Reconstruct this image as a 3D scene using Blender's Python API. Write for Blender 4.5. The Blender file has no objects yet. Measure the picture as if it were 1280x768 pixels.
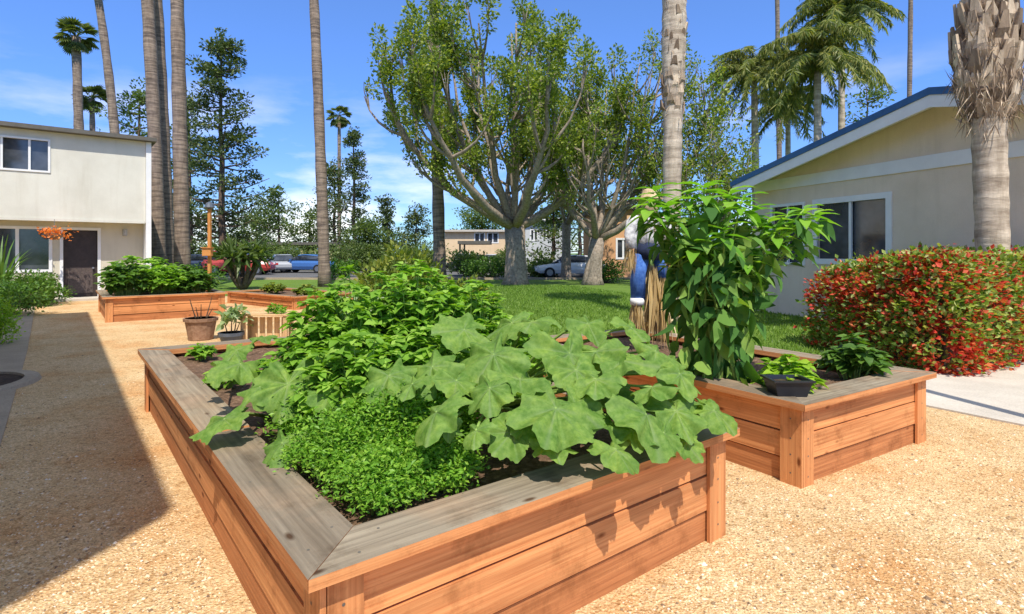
import bpy, math, random
import numpy as np
from mathutils import Vector, noise
R = math.radians
random.seed(7); rng = np.random.default_rng(7)
scene = bpy.context.scene
COL = scene.collection
# ------------------------------------------------------------------ camera, sky, sun, exposure
CAM_H, FPX, HZ = 1.58, 700.0, 316.0
cam = bpy.data.cameras.new('camera'); camo = bpy.data.objects.new('camera', cam); COL.objects.link(camo)
camo.location = (0, 0, CAM_H); camo.rotation_euler = (R(90), 0, 0)
cam.sensor_width = 36; cam.lens = FPX / 1280 * 36; cam.shift_y = -(384 - HZ) / 1280
cam.clip_start = .05; cam.clip_end = 3000
scene.camera = camo
SUN_EL = 58
UX = Vector((.780, .626, 0)); VX = Vector((-.626, .780, 0))          # the two directions the beds are laid out in
LH = (UX * .45 + VX * .893).normalized()                           # horizontal travel of the sunlight
sd = Vector((LH.x * math.cos(R(SUN_EL)), LH.y * math.cos(R(SUN_EL)), -math.sin(R(SUN_EL))))
sl = bpy.data.lights.new('sun', 'SUN'); sl.energy = 3.3; sl.angle = R(.5); sl.color = (1, .94, .84)
so = bpy.data.objects.new('sun', sl); COL.objects.link(so); so.rotation_euler = sd.to_track_quat('-Z', 'Y').to_euler()
w = bpy.data.worlds.new('World'); scene.world = w; w.use_nodes = True
nt = w.node_tree; nt.nodes.clear()
wo = nt.nodes.new('ShaderNodeOutputWorld'); bg = nt.nodes.new('ShaderNodeBackground'); sky = nt.nodes.new('ShaderNodeTexSky')
sky.sky_type = 'NISHITA'; sky.sun_disc = False; sky.sun_elevation = R(SUN_EL); sky.sun_rotation = math.atan2(-sd.x, -sd.y)
sky.air_density = 1.0; sky.dust_density = .3; sky.ozone_density = 2.5
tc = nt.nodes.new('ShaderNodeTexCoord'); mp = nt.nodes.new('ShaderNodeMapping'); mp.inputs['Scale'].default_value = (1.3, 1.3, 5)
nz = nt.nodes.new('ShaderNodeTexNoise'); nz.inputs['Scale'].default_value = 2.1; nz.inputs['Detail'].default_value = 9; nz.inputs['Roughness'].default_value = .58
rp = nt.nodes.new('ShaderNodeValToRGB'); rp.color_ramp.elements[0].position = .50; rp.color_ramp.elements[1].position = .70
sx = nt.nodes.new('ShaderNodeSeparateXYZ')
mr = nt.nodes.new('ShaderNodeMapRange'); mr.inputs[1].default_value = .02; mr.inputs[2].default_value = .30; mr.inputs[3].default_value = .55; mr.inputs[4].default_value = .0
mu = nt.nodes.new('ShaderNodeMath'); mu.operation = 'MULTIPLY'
mix = nt.nodes.new('ShaderNodeMix'); mix.data_type = 'RGBA'
hs = nt.nodes.new('ShaderNodeMix'); hs.data_type = 'RGBA'; hs.blend_type = 'MULTIPLY'; hs.inputs[0].default_value = 1
tr_ = nt.nodes.new('ShaderNodeValToRGB'); te = tr_.color_ramp.elements   # deep blue towards the horizon, paler overhead
te[0].position = .0; te[0].color = (.30, .52, .80, 1); te[1].position = .72; te[1].color = (1, .95, .86, 1)
for p_, c_ in ((.10, (.36, .50, .80, 1)), (.25, (.40, .58, .95, 1)), (.48, (.52, .70, 1.0, 1))):
    e_ = te.new(p_); e_.color = c_
mh = nt.nodes.new('ShaderNodeMapRange'); mh.inputs[1].default_value = .50; mh.inputs[2].default_value = .75; mh.inputs[3].default_value = 0; mh.inputs[4].default_value = .9  # unseen overhead clouds, added bright and warm to fill the shade
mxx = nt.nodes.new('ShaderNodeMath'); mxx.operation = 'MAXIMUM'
L = nt.links.new
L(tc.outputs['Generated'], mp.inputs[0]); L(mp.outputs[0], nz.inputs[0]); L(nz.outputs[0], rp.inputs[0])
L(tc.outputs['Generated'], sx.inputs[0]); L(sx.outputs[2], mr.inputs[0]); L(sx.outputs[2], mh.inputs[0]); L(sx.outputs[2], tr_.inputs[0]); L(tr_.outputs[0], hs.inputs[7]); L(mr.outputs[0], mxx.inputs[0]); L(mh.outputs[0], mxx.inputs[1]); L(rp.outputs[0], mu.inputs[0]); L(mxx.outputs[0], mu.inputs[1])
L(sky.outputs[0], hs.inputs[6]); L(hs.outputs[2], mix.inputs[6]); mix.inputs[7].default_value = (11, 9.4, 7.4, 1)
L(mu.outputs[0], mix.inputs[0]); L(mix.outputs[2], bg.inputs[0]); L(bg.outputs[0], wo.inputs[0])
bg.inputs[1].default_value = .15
vs = scene.view_settings; vs.view_transform = 'Standard'; vs.look = 'None'; vs.gamma = 1; vs.exposure = 0.68; vs.use_curve_mapping = False

# ------------------------------------------------------------------ helpers
def G(px, py, z=0.0):
    Y = FPX * (CAM_H - z) / (py - HZ)
    return Vector(((px - 640) / FPX * Y, Y, z))
def P(px, py, Y):
    return Vector(((px - 640) / FPX * Y, Y, CAM_H - (py - HZ) / FPX * Y))
class MB:
    def __init__(s): s.v = []; s.f = []; s.uv = []; s.mi = []; s.att = None
    def add(s, vs_, fs, uvs=None, mi=0):
        b = len(s.v); s.v.extend([tuple(x) for x in vs_])
        for i, f in enumerate(fs):
            s.f.append(tuple(b + k for k in f)); s.uv.append(uvs[i] if uvs else None); s.mi.append(mi if isinstance(mi, int) else mi[i])
    def addn(s, V, F, mi=0):
        b = len(s.v); s.v.extend(V.tolist()); s.f.extend((F + b).tolist()); s.uv.extend([None] * len(F)); s.mi.extend([mi] * len(F))
    def board(s, o, a, b, c, mi=0, topmi=None):
        """box with origin corner o and edge vectors a (length), b, c; the grain runs along a"""
        o, a, b, c = Vector(o), Vector(a), Vector(b), Vector(c)
        if a.cross(b).dot(c) < 0: o = o + b; b = -b
        vs_ = [o, o + a, o + a + b, o + b, o + c, o + a + c, o + a + b + c, o + b + c]
        la, lb, lc = a.length, b.length, c.length; r0 = random.random() * 20; r1 = random.random() * 20
        def q(u0, v0): return (r0 + u0, r1 + v0)
        uvs = [[q(0, 0), q(0, lb), q(la, lb), q(la, 0)], [q(0, 0), q(la, 0), q(la, lb), q(0, lb)],
               [q(0, 3), q(la, 3), q(la, 3 + lc), q(0, 3 + lc)], [q(la, 6), q(la + lb * .2, 6 + lb), q(la + lb * .2, 6 + lb + lc), q(la, 6 + lc)],
               [q(la, 9), q(0, 9), q(0, 9 + lc), q(la, 9 + lc)], [q(0, 6 + lb), q(0, 6), q(0, 6 + lc), q(0, 6 + lb + lc)]]
        fs = [(0, 3, 2, 1), (4, 5, 6, 7), (0, 1, 5, 4), (1, 2, 6, 5), (2, 3, 7, 6), (3, 0, 4, 7)]
        m = [mi] * 6
        if topmi is not None: m[1] = topmi
        s.add(vs_, fs, uvs, m)
    def prism(s, pts, z0, z1, mi=0, topmi=None):
        n = len(pts); ar = sum(pts[i][0] * pts[(i + 1) % n][1] - pts[(i + 1) % n][0] * pts[i][1] for i in range(n))
        if ar < 0: pts = list(pts)[::-1]
        vs_ = [(p[0], p[1], z0) for p in pts] + [(p[0], p[1], z1) for p in pts]
        fs = [tuple(range(n))[::-1], tuple(range(n, 2 * n))] + [(i, (i + 1) % n, n + (i + 1) % n, n + i) for i in range(n)]
        m = [mi] * len(fs)
        if topmi is not None: m[1] = topmi
        s.add(vs_, fs, None, m)
    def tube(s, pts, rad, n=8, cap=True, mi=0):
        pts = [Vector(p) for p in pts]
        if not hasattr(rad, '__len__'): rad = [rad] * len(pts)
        vs_ = []; up = Vector((0, 0, 1)); x = None
        for i, p in enumerate(pts):
            d = (pts[min(i + 1, len(pts) - 1)] - pts[max(i - 1, 0)]).normalized()
            if x is None: x = d.cross(up); x = d.cross(Vector((0, 1, 0))) if x.length < .05 else x
            x = (x - d * x.dot(d)).normalized(); y = d.cross(x)
            for k in range(n):
                a = 2 * math.pi * k / n; vs_.append(p + (x * math.cos(a) + y * math.sin(a)) * rad[i])
        fs = [(i * n + k, i * n + (k + 1) % n, (i + 1) * n + (k + 1) % n, (i + 1) * n + k) for i in range(len(pts) - 1) for k in range(n)]
        if cap: fs += [tuple(range(n))[::-1], tuple(range((len(pts) - 1) * n, len(pts) * n))]
        s.add(vs_, fs, None, mi)
    def build(s, name, mats, parent=None, smooth=False, loc=None):
        me = bpy.data.meshes.new(name)
        off = Vector(loc) if loc is not None else (parent_world(parent) if parent else Vector((0, 0, 0)))
        V = np.array(s.v, dtype=np.float64).reshape(-1, 3) - np.array(off)
        me.from_pydata(V.tolist(), [], s.f)
        if any(u is not None for u in s.uv):
            ul = me.uv_layers.new(name='UVMap'); d = []
            for f, u in zip(s.f, s.uv): d.extend(sum([list(q) for q in (u if u else [(0, 0)] * len(f))], []))
            ul.data.foreach_set('uv', d)
        if not isinstance(mats, (list, tuple)): mats = [mats]
        for m in mats: me.materials.append(m)
        if len(mats) > 1: me.polygons.foreach_set('material_index', s.mi)
        if smooth: me.polygons.foreach_set('use_smooth', [True] * len(s.f))
        if s.att is not None:
            a = me.attributes.new('vein', 'FLOAT', 'POINT'); a.data.foreach_set('value', s.att)
        me.update()
        o = bpy.data.objects.new(name, me); COL.objects.link(o)
        if parent: o.parent = parent
        elif loc is not None: o.location = loc
        return o
def parent_world(p):
    v = Vector((0, 0, 0))
    while p is not None: v = v + p.location; p = p.parent
    return v
def tag(o, label=None, cat=None, group=None, kind=None):
    if label: o['label'] = label
    if cat: o['category'] = cat
    if group: o['group'] = group
    if kind: o['kind'] = kind
    return o
def thing(name, label, cat, loc=(0, 0, 0), group=None):
    o = bpy.data.objects.new(name, None); COL.objects.link(o); o.location = loc; o.empty_display_size = .2
    return tag(o, label, cat, group)
def copy_tree(o, parent=None):
    c = o.copy(); COL.objects.link(c); c.parent = parent
    for ch in list(o.children): copy_tree(ch, c)
    return c
def bez(p0, p1, p2, n=7):
    return [Vector(p0) * (1 - t) ** 2 + Vector(p1) * 2 * t * (1 - t) + Vector(p2) * t * t for t in [i / (n - 1) for i in range(n)]]
# leaf templates: x across, y along, z up
KITE = (np.array([[0, 0, 0], [-.3, .45, .07], [0, 1, -.05], [.3, .45, .07]]), np.array([[0, 2, 1], [0, 3, 2]]))
SLIM = (np.array([[0, 0, 0], [-.12, .4, .03], [0, 1, -.15], [.12, .4, .03]]), np.array([[0, 2, 1], [0, 3, 2]]))
def broad(wd=.34, droop=.25, fold=.1):
    ys = [0, .2, .45, .72, 1.0]; ws = [.03, .8, 1, .62, 0]; V = []; F = []
    for y, q in zip(ys, ws):
        z = -droop * y * y
        V += [[-wd * q, y, z + fold * q], [0, y, z], [wd * q, y, z + fold * q]]
    for i in range(4):
        a = 3 * i
        F += [[a, a + 1, a + 4], [a, a + 4, a + 3], [a + 1, a + 2, a + 5], [a + 1, a + 5, a + 4]]
    return np.array(V), np.array(F)
BROAD = broad(); WIDE = broad(.42, .35, .08); LONG = broad(.2, .35, .06)
def unit(a): return a / np.maximum(np.linalg.norm(a, axis=1, keepdims=True), 1e-9)
def cards(mb, pts, dirs, size, tpl, ups=None, mi=0):
    pts = np.asarray(pts, float); N = len(pts)
    if N == 0: return
    dirs = unit(np.asarray(dirs, float))
    if ups is None: ups = rng.normal(size=(N, 3)) * .6 + [0, 0, 1]
    X = unit(np.cross(dirs, ups)); Z = np.cross(X, dirs); sz = (np.ones(N) * size).reshape(N, 1, 1)
    T, F = tpl; k = len(T)
    V = pts[:, None, :] + sz * (T[None, :, 0:1] * X[:, None, :] + T[None, :, 1:2] * dirs[:, None, :] + T[None, :, 2:3] * Z[:, None, :])
    FF = (F[None] + (np.arange(N) * k)[:, None, None]).reshape(-1, F.shape[1])
    mb.addn(V.reshape(-1, 3), FF, mi)
def rdir(n, up=0.0):
    d = rng.normal(size=(n, 3)); d = unit(d); d[:, 2] += up; return unit(d)

# ------------------------------------------------------------------ materials
def newmat(name):
    m = bpy.data.materials.new(name); m.use_nodes = True; n = m.node_tree; n.nodes.clear()
    o = n.nodes.new('ShaderNodeOutputMaterial'); b = n.nodes.new('ShaderNodeBsdfPrincipled'); n.links.new(b.outputs[0], o.inputs[0])
    return m, n, b, o
def ramp(n, src, cols):
    r = n.nodes.new('ShaderNodeValToRGB'); e = r.color_ramp.elements
    while len(e) < len(cols): e.new(.5)
    for i, (p, c) in enumerate(cols): e[i].position = p; e[i].color = (*c, 1)
    n.links.new(src, r.inputs[0]); return r.outputs[0]
def nnode(n, scale, detail=6, rough=.6, vec=None, kind='ShaderNodeTexNoise'):
    t = n.nodes.new(kind); t.inputs['Scale'].default_value = scale
    if kind == 'ShaderNodeTexNoise': t.inputs['Detail'].default_value = detail; t.inputs['Roughness'].default_value = rough
    if vec is not None: n.links.new(vec, t.inputs['Vector'])
    return t
def mapped(n, which='Object', scale=(1, 1, 1)):
    t = n.nodes.new('ShaderNodeTexCoord'); m = n.nodes.new('ShaderNodeMapping'); m.inputs['Scale'].default_value = scale
    n.links.new(t.outputs[which], m.inputs[0]); return m.outputs[0]
def bump(n, b, src, strength=.5, dist=.01):
    u = n.nodes.new('ShaderNodeBump'); u.inputs['Strength'].default_value = strength; u.inputs['Distance'].default_value = dist
    n.links.new(src, u.inputs['Height']); n.links.new(u.outputs[0], b.inputs['Normal'])
def mul(n, a, b_, fac=1, blend='MULTIPLY'):
    m = n.nodes.new('ShaderNodeMix'); m.data_type = 'RGBA'; m.blend_type = blend; m.inputs[0].default_value = fac
    n.links.new(a, m.inputs[6])
    if isinstance(b_, tuple): m.inputs[7].default_value = (*b_, 1)
    else: n.links.new(b_, m.inputs[7])
    return m.outputs[2]
def plain(name, c, rough=.7, var=.12, scale=6, bmp=0, metal=0, spec=.4, detail=6):
    m, n, b, o = newmat(name); v = mapped(n); t = nnode(n, scale, detail, vec=v)
    lo = tuple(max(0, x * (1 - var)) for x in c); hi = tuple(min(1, x * (1 + var)) for x in c)
    n.links.new(ramp(n, t.outputs[0], [(.3, lo), (.7, hi)]), b.inputs['Base Color'])
    b.inputs['Roughness'].default_value = rough; b.inputs['Metallic'].default_value = metal; b.inputs['Specular IOR Level'].default_value = spec
    if bmp: bump(n, b, t.outputs[0], .6, bmp)
    return m
def leafmat(name, c1, c2, c3=None, trans=.35, rough=.45, noise_scale=0):
    m, n, b, o = newmat(name); g = n.nodes.new('ShaderNodeNewGeometry')
    cols = [(0, c1), (.6, c2), (1, c3 or c2)]
    col = ramp(n, g.outputs['Random Per Island'], cols)
    n.links.new(col, b.inputs['Base Color']); b.inputs['Roughness'].default_value = rough; b.inputs['Specular IOR Level'].default_value = .35
    tr = n.nodes.new('ShaderNodeBsdfTranslucent'); n.links.new(mul(n, col, (1.5, 1.6, .5)), tr.inputs[0])
    mx = n.nodes.new('ShaderNodeMixShader'); mx.inputs[0].default_value = trans
    n.links.new(b.outputs[0], mx.inputs[1]); n.links.new(tr.outputs[0], mx.inputs[2]); n.links.new(mx.outputs[0], o.inputs[0])
    return m
def wood(name, dark, light, grain=60, rough=.75, knots=True, grey=None):
    m, n, b, o = newmat(name)
    v = mapped(n, 'UV', (1.2, grain, 1)); t = nnode(n, 1.0, 5, .65, v)
    v2 = mapped(n, 'UV', (.7, 9, 1)); t2 = nnode(n, 1.0, 4, .6, v2)
    c1 = ramp(n, t.outputs[0], [(.3, dark), (.72, light)])
    c2 = ramp(n, t2.outputs[0], [(.3, (.72, .66, .6)), (.62, (1.08, 1.05, 1.0))])
    col = mul(n, c1, c2)
    g = n.nodes.new('ShaderNodeNewGeometry')
    col = mul(n, col, ramp(n, g.outputs['Random Per Island'], [(0, (.70, .66, .64)), (.5, (.97, .94, .9)), (1, (1.12, 1.07, 1.0))]))
    if knots:
        v3 = mapped(n, 'UV', (3.1, 7.5, 1)); k = nnode(n, 1.0, vec=v3, kind='ShaderNodeTexVoronoi')
        col = mul(n, col, ramp(n, k.outputs['Distance'], [(.05, (.3, .2, .14)), (.13, (1, 1, 1))]))
    v5 = mapped(n, 'Object', (1, 1, 1)); t5 = nnode(n, 3.4, 8, .7, v5)
    col = mul(n, col, ramp(n, t5.outputs[0], [(.30, (.62, .57, .52)), (.46, (1, 1, 1))]))
    if grey:
        v4 = mapped(n, 'Object', (1, 1, 1)); t4 = nnode(n, 2.2, 6, .6, v4)
        mm = n.nodes.new('ShaderNodeMix'); mm.data_type = 'RGBA'; n.links.new(ramp(n, t4.outputs[0], [(.45, (0, 0, 0)), (.75, (1, 1, 1))]), mm.inputs[0])
        n.links.new(col, mm.inputs[6]); n.links.new(mul(n, c1, grey), mm.inputs[7]); col = mm.outputs[2]
    n.links.new(col, b.inputs['Base Color']); b.inputs['Roughness'].default_value = rough; b.inputs['Specular IOR Level'].default_value = .25
    bump(n, b, t.outputs[0], .55, .004)
    return m
M = {}
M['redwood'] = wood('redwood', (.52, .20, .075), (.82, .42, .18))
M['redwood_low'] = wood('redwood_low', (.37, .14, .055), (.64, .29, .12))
M['weathered'] = wood('weathered_cap', (.18, .155, .12), (.37, .33, .26), grain=36, rough=.85, grey=(1.25, .98, .8))
M['pale_wood'] = wood('pale_wood', (.5, .33, .17), (.78, .58, .34), knots=False)
M['post_wood'] = wood('post_wood', (.55, .24, .07), (.75, .38, .13), knots=False)
# gravel
m, n, b, o = newmat('decomposed_granite'); v = mapped(n)
a1 = nnode(n, 95, 3, .6, v); a2 = nnode(n, 1.3, 6, .6, v); vo = nnode(n, 60, vec=v, kind='ShaderNodeTexVoronoi'); a3 = nnode(n, 14, 6, .7, v)
c = ramp(n, a1.outputs[0], [(.28, (.40, .25, .115)), (.5, (.72, .51, .28)), (.7, (.88, .70, .45))])
c = mul(n, c, ramp(n, a2.outputs[0], [(.32, (.92, .72, .55)), (.5, (1.0, .95, .88)), (.65, (1.08, 1.08, 1.06))]))
c = mul(n, c, ramp(n, a3.outputs[0], [(.33, (.66, .58, .5)), (.48, (1, 1, 1))]))
c = mul(n, c, ramp(n, vo.outputs['Color'], [(0, (.8, .78, .76)), (1, (1.12, 1.12, 1.1))]))
n.links.new(c, b.inputs['Base Color']); b.inputs['Roughness'].default_value = .95; b.inputs['Specular IOR Level'].default_value = .1
ad = n.nodes.new('ShaderNodeMath'); n.links.new(a1.outputs[0], ad.inputs[0]); n.links.new(vo.outputs['Distance'], ad.inputs[1])
bump(n, b, ad.outputs[0], .9, .012); M['gravel'] = m
m, n, b, o = newmat('stone_chip'); g = n.nodes.new('ShaderNodeNewGeometry')
n.links.new(ramp(n, g.outputs['Random Per Island'], [(0, (.16, .10, .06)), (.17, (.3, .2, .11)), (.28, (.6, .42, .24)), (.6, (.78, .6, .37)), (.9, (.84, .70, .50)), (1, (.78, .70, .58))]), b.inputs['Base Color'])
b.inputs['Roughness'].default_value = .9; M['chip'] = m
# soil, lawn, concrete, asphalt
def mottled(name, cols, s1, s2, cols2, rough=.95, bs=.6, bd=.01):
    m, n, b, o = newmat(name); v = mapped(n); t = nnode(n, s1, 6, .65, v); t2 = nnode(n, s2, 5, .6, v)
    c = mul(n, ramp(n, t.outputs[0], cols), ramp(n, t2.outputs[0], cols2)); n.links.new(c, b.inputs['Base Color'])
    b.inputs['Roughness'].default_value = rough; b.inputs['Specular IOR Level'].default_value = .2; bump(n, b, t.outputs[0], bs, bd); return m
M['soil'] = mottled('soil', [(.3, (.07, .042, .026)), (.55, (.2, .125, .08)), (.75, (.36, .25, .17))], 30, 4, [(.3, (.7, .7, .7)), (.7, (1.1, 1.05, 1))], bd=.03)
M['mulch'] = mottled('mulch', [(.3, (.03, .02, .015)), (.7, (.12, .08, .055))], 25, 4, [(.3, (.7, .7, .7)), (.7, (1.1, 1.05, 1))], bd=.03)
M['lawn'] = mottled('lawn', [(.3, (.075, .14, .02)), (.7, (.17, .27, .045))], 22, 1.2, [(.3, (.8, .85, .7)), (.7, (1.15, 1.1, 1))], bd=.02)
M['concrete'] = mottled('concrete', [(.3, (.50, .45, .37)), (.7, (.66, .60, .51))], 60, 1.6, [(.3, (.84, .83, .82)), (.7, (1.05, 1.05, 1.05))], rough=.9, bs=.3, bd=.003)
M['concrete_grey'] = mottled('concrete_grey', [(.3, (.34, .26, .18)), (.7, (.50, .40, .28))], 50, 2, [(.3, (.8, .8, .8)), (.7, (1.05, 1.05, 1.05))], bs=.3, bd=.003)
M['asphalt'] = mottled('asphalt', [(.3, (.10, .10, .10)), (.7, (.17, .165, .16))], 20, .4, [(.3, (.85, .85, .85)), (.7, (1.1, 1.1, 1.1))], bd=.004)
def stucco(name, c):
    m, n, b, o = newmat(name); v = mapped(n); t = nnode(n, 70, 6, .65, v); t2 = nnode(n, .9, 5, .6, v); t3 = nnode(n, 1.0, 6, .65, mapped(n, 'Object', (3.5, 3.5, .35)))
    cc_ = mul(n, ramp(n, t.outputs[0], [(.3, tuple(x * .9 for x in c)), (.7, c)]), ramp(n, t2.outputs[0], [(.25, (.87, .86, .84)), (.65, (1.03, 1.03, 1.03))]))
    cc_ = mul(n, cc_, ramp(n, t3.outputs[0], [(.30, (.93, .92, .90)), (.5, (1, 1, 1))])); n.links.new(cc_, b.inputs['Base Color'])
    b.inputs['Roughness'].default_value = .92; b.inputs['Specular IOR Level'].default_value = .2; bump(n, b, t.outputs[0], .45, .008); return m
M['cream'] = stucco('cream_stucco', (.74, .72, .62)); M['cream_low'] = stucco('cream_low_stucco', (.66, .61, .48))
M['tan'] = stucco('tan_stucco', (.84, .70, .54)); M['peach'] = stucco('peach_stucco', (.80, .60, .38)); M['greywall'] = stucco('grey_stucco', (.60, .62, .62))
M['orangewall'] = stucco('ochre_stucco', (.72, .40, .2))
M['white'] = plain('white_paint', (.80, .80, .78), .5, .05, 3)
M['blue_trim'] = plain('blue_roof_edge', (.03, .11, .26), .5, .15, 3)
M['roof'] = plain('roof_felt', (.16, .17, .18), .9, .2, 12, .004)
M['dark_trim'] = plain('dark_trim', (.12, .11, .09), .7, .15, 5)
M['door'] = plain('dark_door', (.045, .032, .028), .5, .25, 8)
M['mesh'] = plain('door_mesh', (.10, .075, .065), .6, .35, 20)
m, n, b, o = newmat('window_glass'); b.inputs['Base Color'].default_value = (.02, .025, .03, 1); b.inputs['Roughness'].default_value = .06; b.inputs['Specular IOR Level'].default_value = .9
v = mapped(n); t = nnode(n, 1.2, 3, vec=v); n.links.new(ramp(n, t.outputs[0], [(.4, (.02, .025, .03)), (.7, (.09, .10, .12))]), b.inputs['Base Color']); M['glass'] = m
M['curtain'] = plain('curtain', (.42, .42, .40), .9, .2, 9)
M['bark_grey'] = mottled('bark_grey', [(.3, (.17, .135, .10)), (.7, (.46, .39, .31))], 9, 2, [(.3, (.75, .75, .75)), (.7, (1.1, 1.05, 1))], bd=.03)
M['bark_dark'] = mottled('bark_dark', [(.3, (.09, .06, .045)), (.7, (.22, .16, .12))], 9, 2, [(.3, (.75, .75, .75)), (.7, (1.1, 1.05, 1))], bd=.03)
def palmbark(name, c1, c2, ring=9):
    m, n, b, o = newmat(name); v = mapped(n, 'Object', (1, 1, ring)); t = nnode(n, 1.3, 5, .65, v); v2 = mapped(n, 'Object', (7, 7, 1.2)); t2 = nnode(n, 1.0, 6, .7, v2)
    c = mul(n, ramp(n, t.outputs[0], [(.35, c1), (.65, c2)]), ramp(n, t2.outputs[0], [(.3, (.62, .58, .54)), (.6, (1.08, 1.06, 1.04))]))
    n.links.new(c, b.inputs['Base Color']); b.inputs['Roughness'].default_value = .95; bump(n, b, t.outputs[0], .8, .03); return m
M['palm_pale'] = palmbark('palm_trunk_pale', (.30, .24, .18), (.66, .57, .45), 5)
M['palm_brown'] = palmbark('palm_trunk_brown', (.12, .09, .075), (.36, .275, .21), 9)
m, n, b, o = newmat('palm_boot'); g = n.nodes.new('ShaderNodeNewGeometry'); v = mapped(n, 'Object', (14, 14, 3)); t = nnode(n, 1.0, 6, .7, v)
c = mul(n, ramp(n, g.outputs['Random Per Island'], [(0, (.17, .12, .08)), (.5, (.44, .34, .24)), (1, (.72, .60, .44))]), ramp(n, t.outputs[0], [(.3, (.55, .52, .5)), (.65, (1.15, 1.12, 1.1))]))
n.links.new(c, b.inputs['Base Color']); b.inputs['Roughness'].default_value = .95; bump(n, b, t.outputs[0], .8, .02); M['boot'] = m
M['leaf_tree'] = leafmat('leaf_tree', (.08, .145, .022), (.21, .28, .04), (.42, .45, .09))
M['leaf_pine'] = leafmat('leaf_pine', (.05, .085, .03), (.10, .14, .045), (.17, .2, .07), trans=.2)
M['leaf_far'] = leafmat('leaf_far', (.07, .12, .035), (.13, .19, .05), (.2, .25, .08))
M['leaf_yellow'] = leafmat('leaf_yellow', (.07, .12, .02), (.20, .26, .04), (.36, .37, .07))
M['leaf_palm'] = leafmat('leaf_palm', (.12, .17, .05), (.27, .31, .09), (.48, .44, .14), trans=.45)
M['leaf_fan'] = leafmat('leaf_fan', (.06, .09, .025), (.12, .16, .04), (.22, .22, .07))
M['leaf_basil'] = leafmat('leaf_basil', (.12, .26, .022), (.22, .41, .04), (.36, .54, .09), rough=.6)
M['leaf_herb'] = leafmat('leaf_herb', (.11, .26, .022), (.20, .40, .035), (.32, .50, .06))
M['leaf_silver'] = leafmat('leaf_silver', (.2, .3, .12), (.3, .4, .2), (.42, .5, .3))
M['leaf_tall'] = leafmat('leaf_tall', (.04, .12, .02), (.09, .22, .035), (.24, .38, .07), trans=.3, rough=.8)
M['leaf_tall_new'] = leafmat('leaf_tall_new', (.12, .30, .03), (.2, .42, .04), (.3, .5, .07))
M['leaf_lime'] = leafmat('leaf_lime', (.14, .3, .02), (.28, .46, .03), (.38, .55, .05))
M['leaf_shrub'] = leafmat('leaf_shrub', (.05, .12, .02), (.10, .21, .03), (.17, .3, .05))
M['hedge_green'] = leafmat('hedge_green', (.07, .16, .025), (.24, .34, .05), (.58, .58, .22))
M['hedge_red'] = leafmat('hedge_red', (.32, .025, .015), (.64, .06, .035), (.74, .24, .10), trans=.3)
M['stem_green'] = plain('stem_green', (.22, .34, .07), .6, .2, 10)
M['twig'] = plain('twig', (.10, .07, .045), .9, .3, 8)
M['grassblade'] = leafmat('grassblade', (.09, .17, .02), (.17, .29, .04), (.26, .38, .07))
M['black'] = plain('black_plastic', (.02, .022, .028), .35, .2, 9)
M['slate'] = plain('slate_plastic', (.09, .11, .14), .45, .2, 9)
M['clay'] = mottled('clay', [(.3, (.24, .13, .08)), (.7, (.42, .27, .18))], 18, 3, [(.3, (.75, .75, .72)), (.7, (1.1, 1.1, 1.1))], bd=.004)
M['denim'] = mottled('denim', [(.3, (.035, .10, .36)), (.7, (.10, .22, .56))], 30, 5, [(.3, (.75, .75, .8)), (.7, (1.15, 1.15, 1.1))], bd=.006)
M['darkcloth'] = plain('dark_cloth', (.02, .03, .07), .9, .3, 12)
M['shirt'] = mottled('shirt', [(.38, (.36, .35, .36)), (.55, (.75, .74, .72))], 14, 5, [(.3, (.8, .8, .8)), (.7, (1.1, 1.1, 1.1))], bd=.01)
M['burlap'] = mottled('burlap', [(.3, (.5, .36, .2)), (.7, (.72, .56, .36))], 50, 5, [(.3, (.85, .85, .8)), (.7, (1.1, 1.1, 1.1))], bd=.004)
M['straw'] = leafmat('straw', (.42, .28, .12), (.62, .46, .22), (.78, .62, .36), trans=.1)
M['orange'] = leafmat('orange_petal', (.75, .16, .02), (.85, .26, .05), (.9, .4, .1), trans=.2)
M['metal'] = plain('grey_metal', (.35, .35, .36), .4, .1, 5, metal=.8)
M['tyre'] = plain('tyre', (.02, .02, .02), .9, .2, 9)
M['lampred'] = plain('tail_lamp', (.5, .02, .02), .3, .1, 5)
M['lampclear'] = plain('head_lamp', (.75, .76, .78), .15, .05, 5)
# squash leaf with pale veins
m, n, b, o = newmat('squash_leaf'); at = n.nodes.new('ShaderNodeAttribute'); at.attribute_name = 'vein'; g = n.nodes.new('ShaderNodeNewGeometry')
v = mapped(n); t = nnode(n, 30, 5, .7, v)
c = ramp(n, g.outputs['Random Per Island'], [(0, (.085, .23, .035)), (.45, (.16, .34, .05)), (.8, (.26, .43, .06)), (1, (.42, .50, .07))])
c = mul(n, c, ramp(n, t.outputs[0], [(.35, (.78, .84, .75)), (.62, (1.5, 1.28, 1.8))]))
mm = n.nodes.new('ShaderNodeMix'); mm.data_type = 'RGBA'; n.links.new(at.outputs['Fac'], mm.inputs[0]); n.links.new(c, mm.inputs[6]); mm.inputs[7].default_value = (.30, .44, .16, 1)
c = mm.outputs[2]; tb5 = nnode(n, 9, 6, .65, v); c = mul(n, c, ramp(n, tb5.outputs[0], [(.33, (.48, .56, .46)), (.5, (.70, .70, .70)), (.66, (.92, .84, .7))]))
n.links.new(c, b.inputs['Base Color']); b.inputs['Roughness'].default_value = .65; b.inputs['Specular IOR Level'].default_value = .25
bump(n, b, t.outputs[0], .4, .006)
tr = n.nodes.new('ShaderNodeBsdfTranslucent'); n.links.new(mul(n, c, (1.4, 1.5, .5)), tr.inputs[0]); mx = n.nodes.new('ShaderNodeMixShader'); mx.inputs[0].default_value = .28
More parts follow.
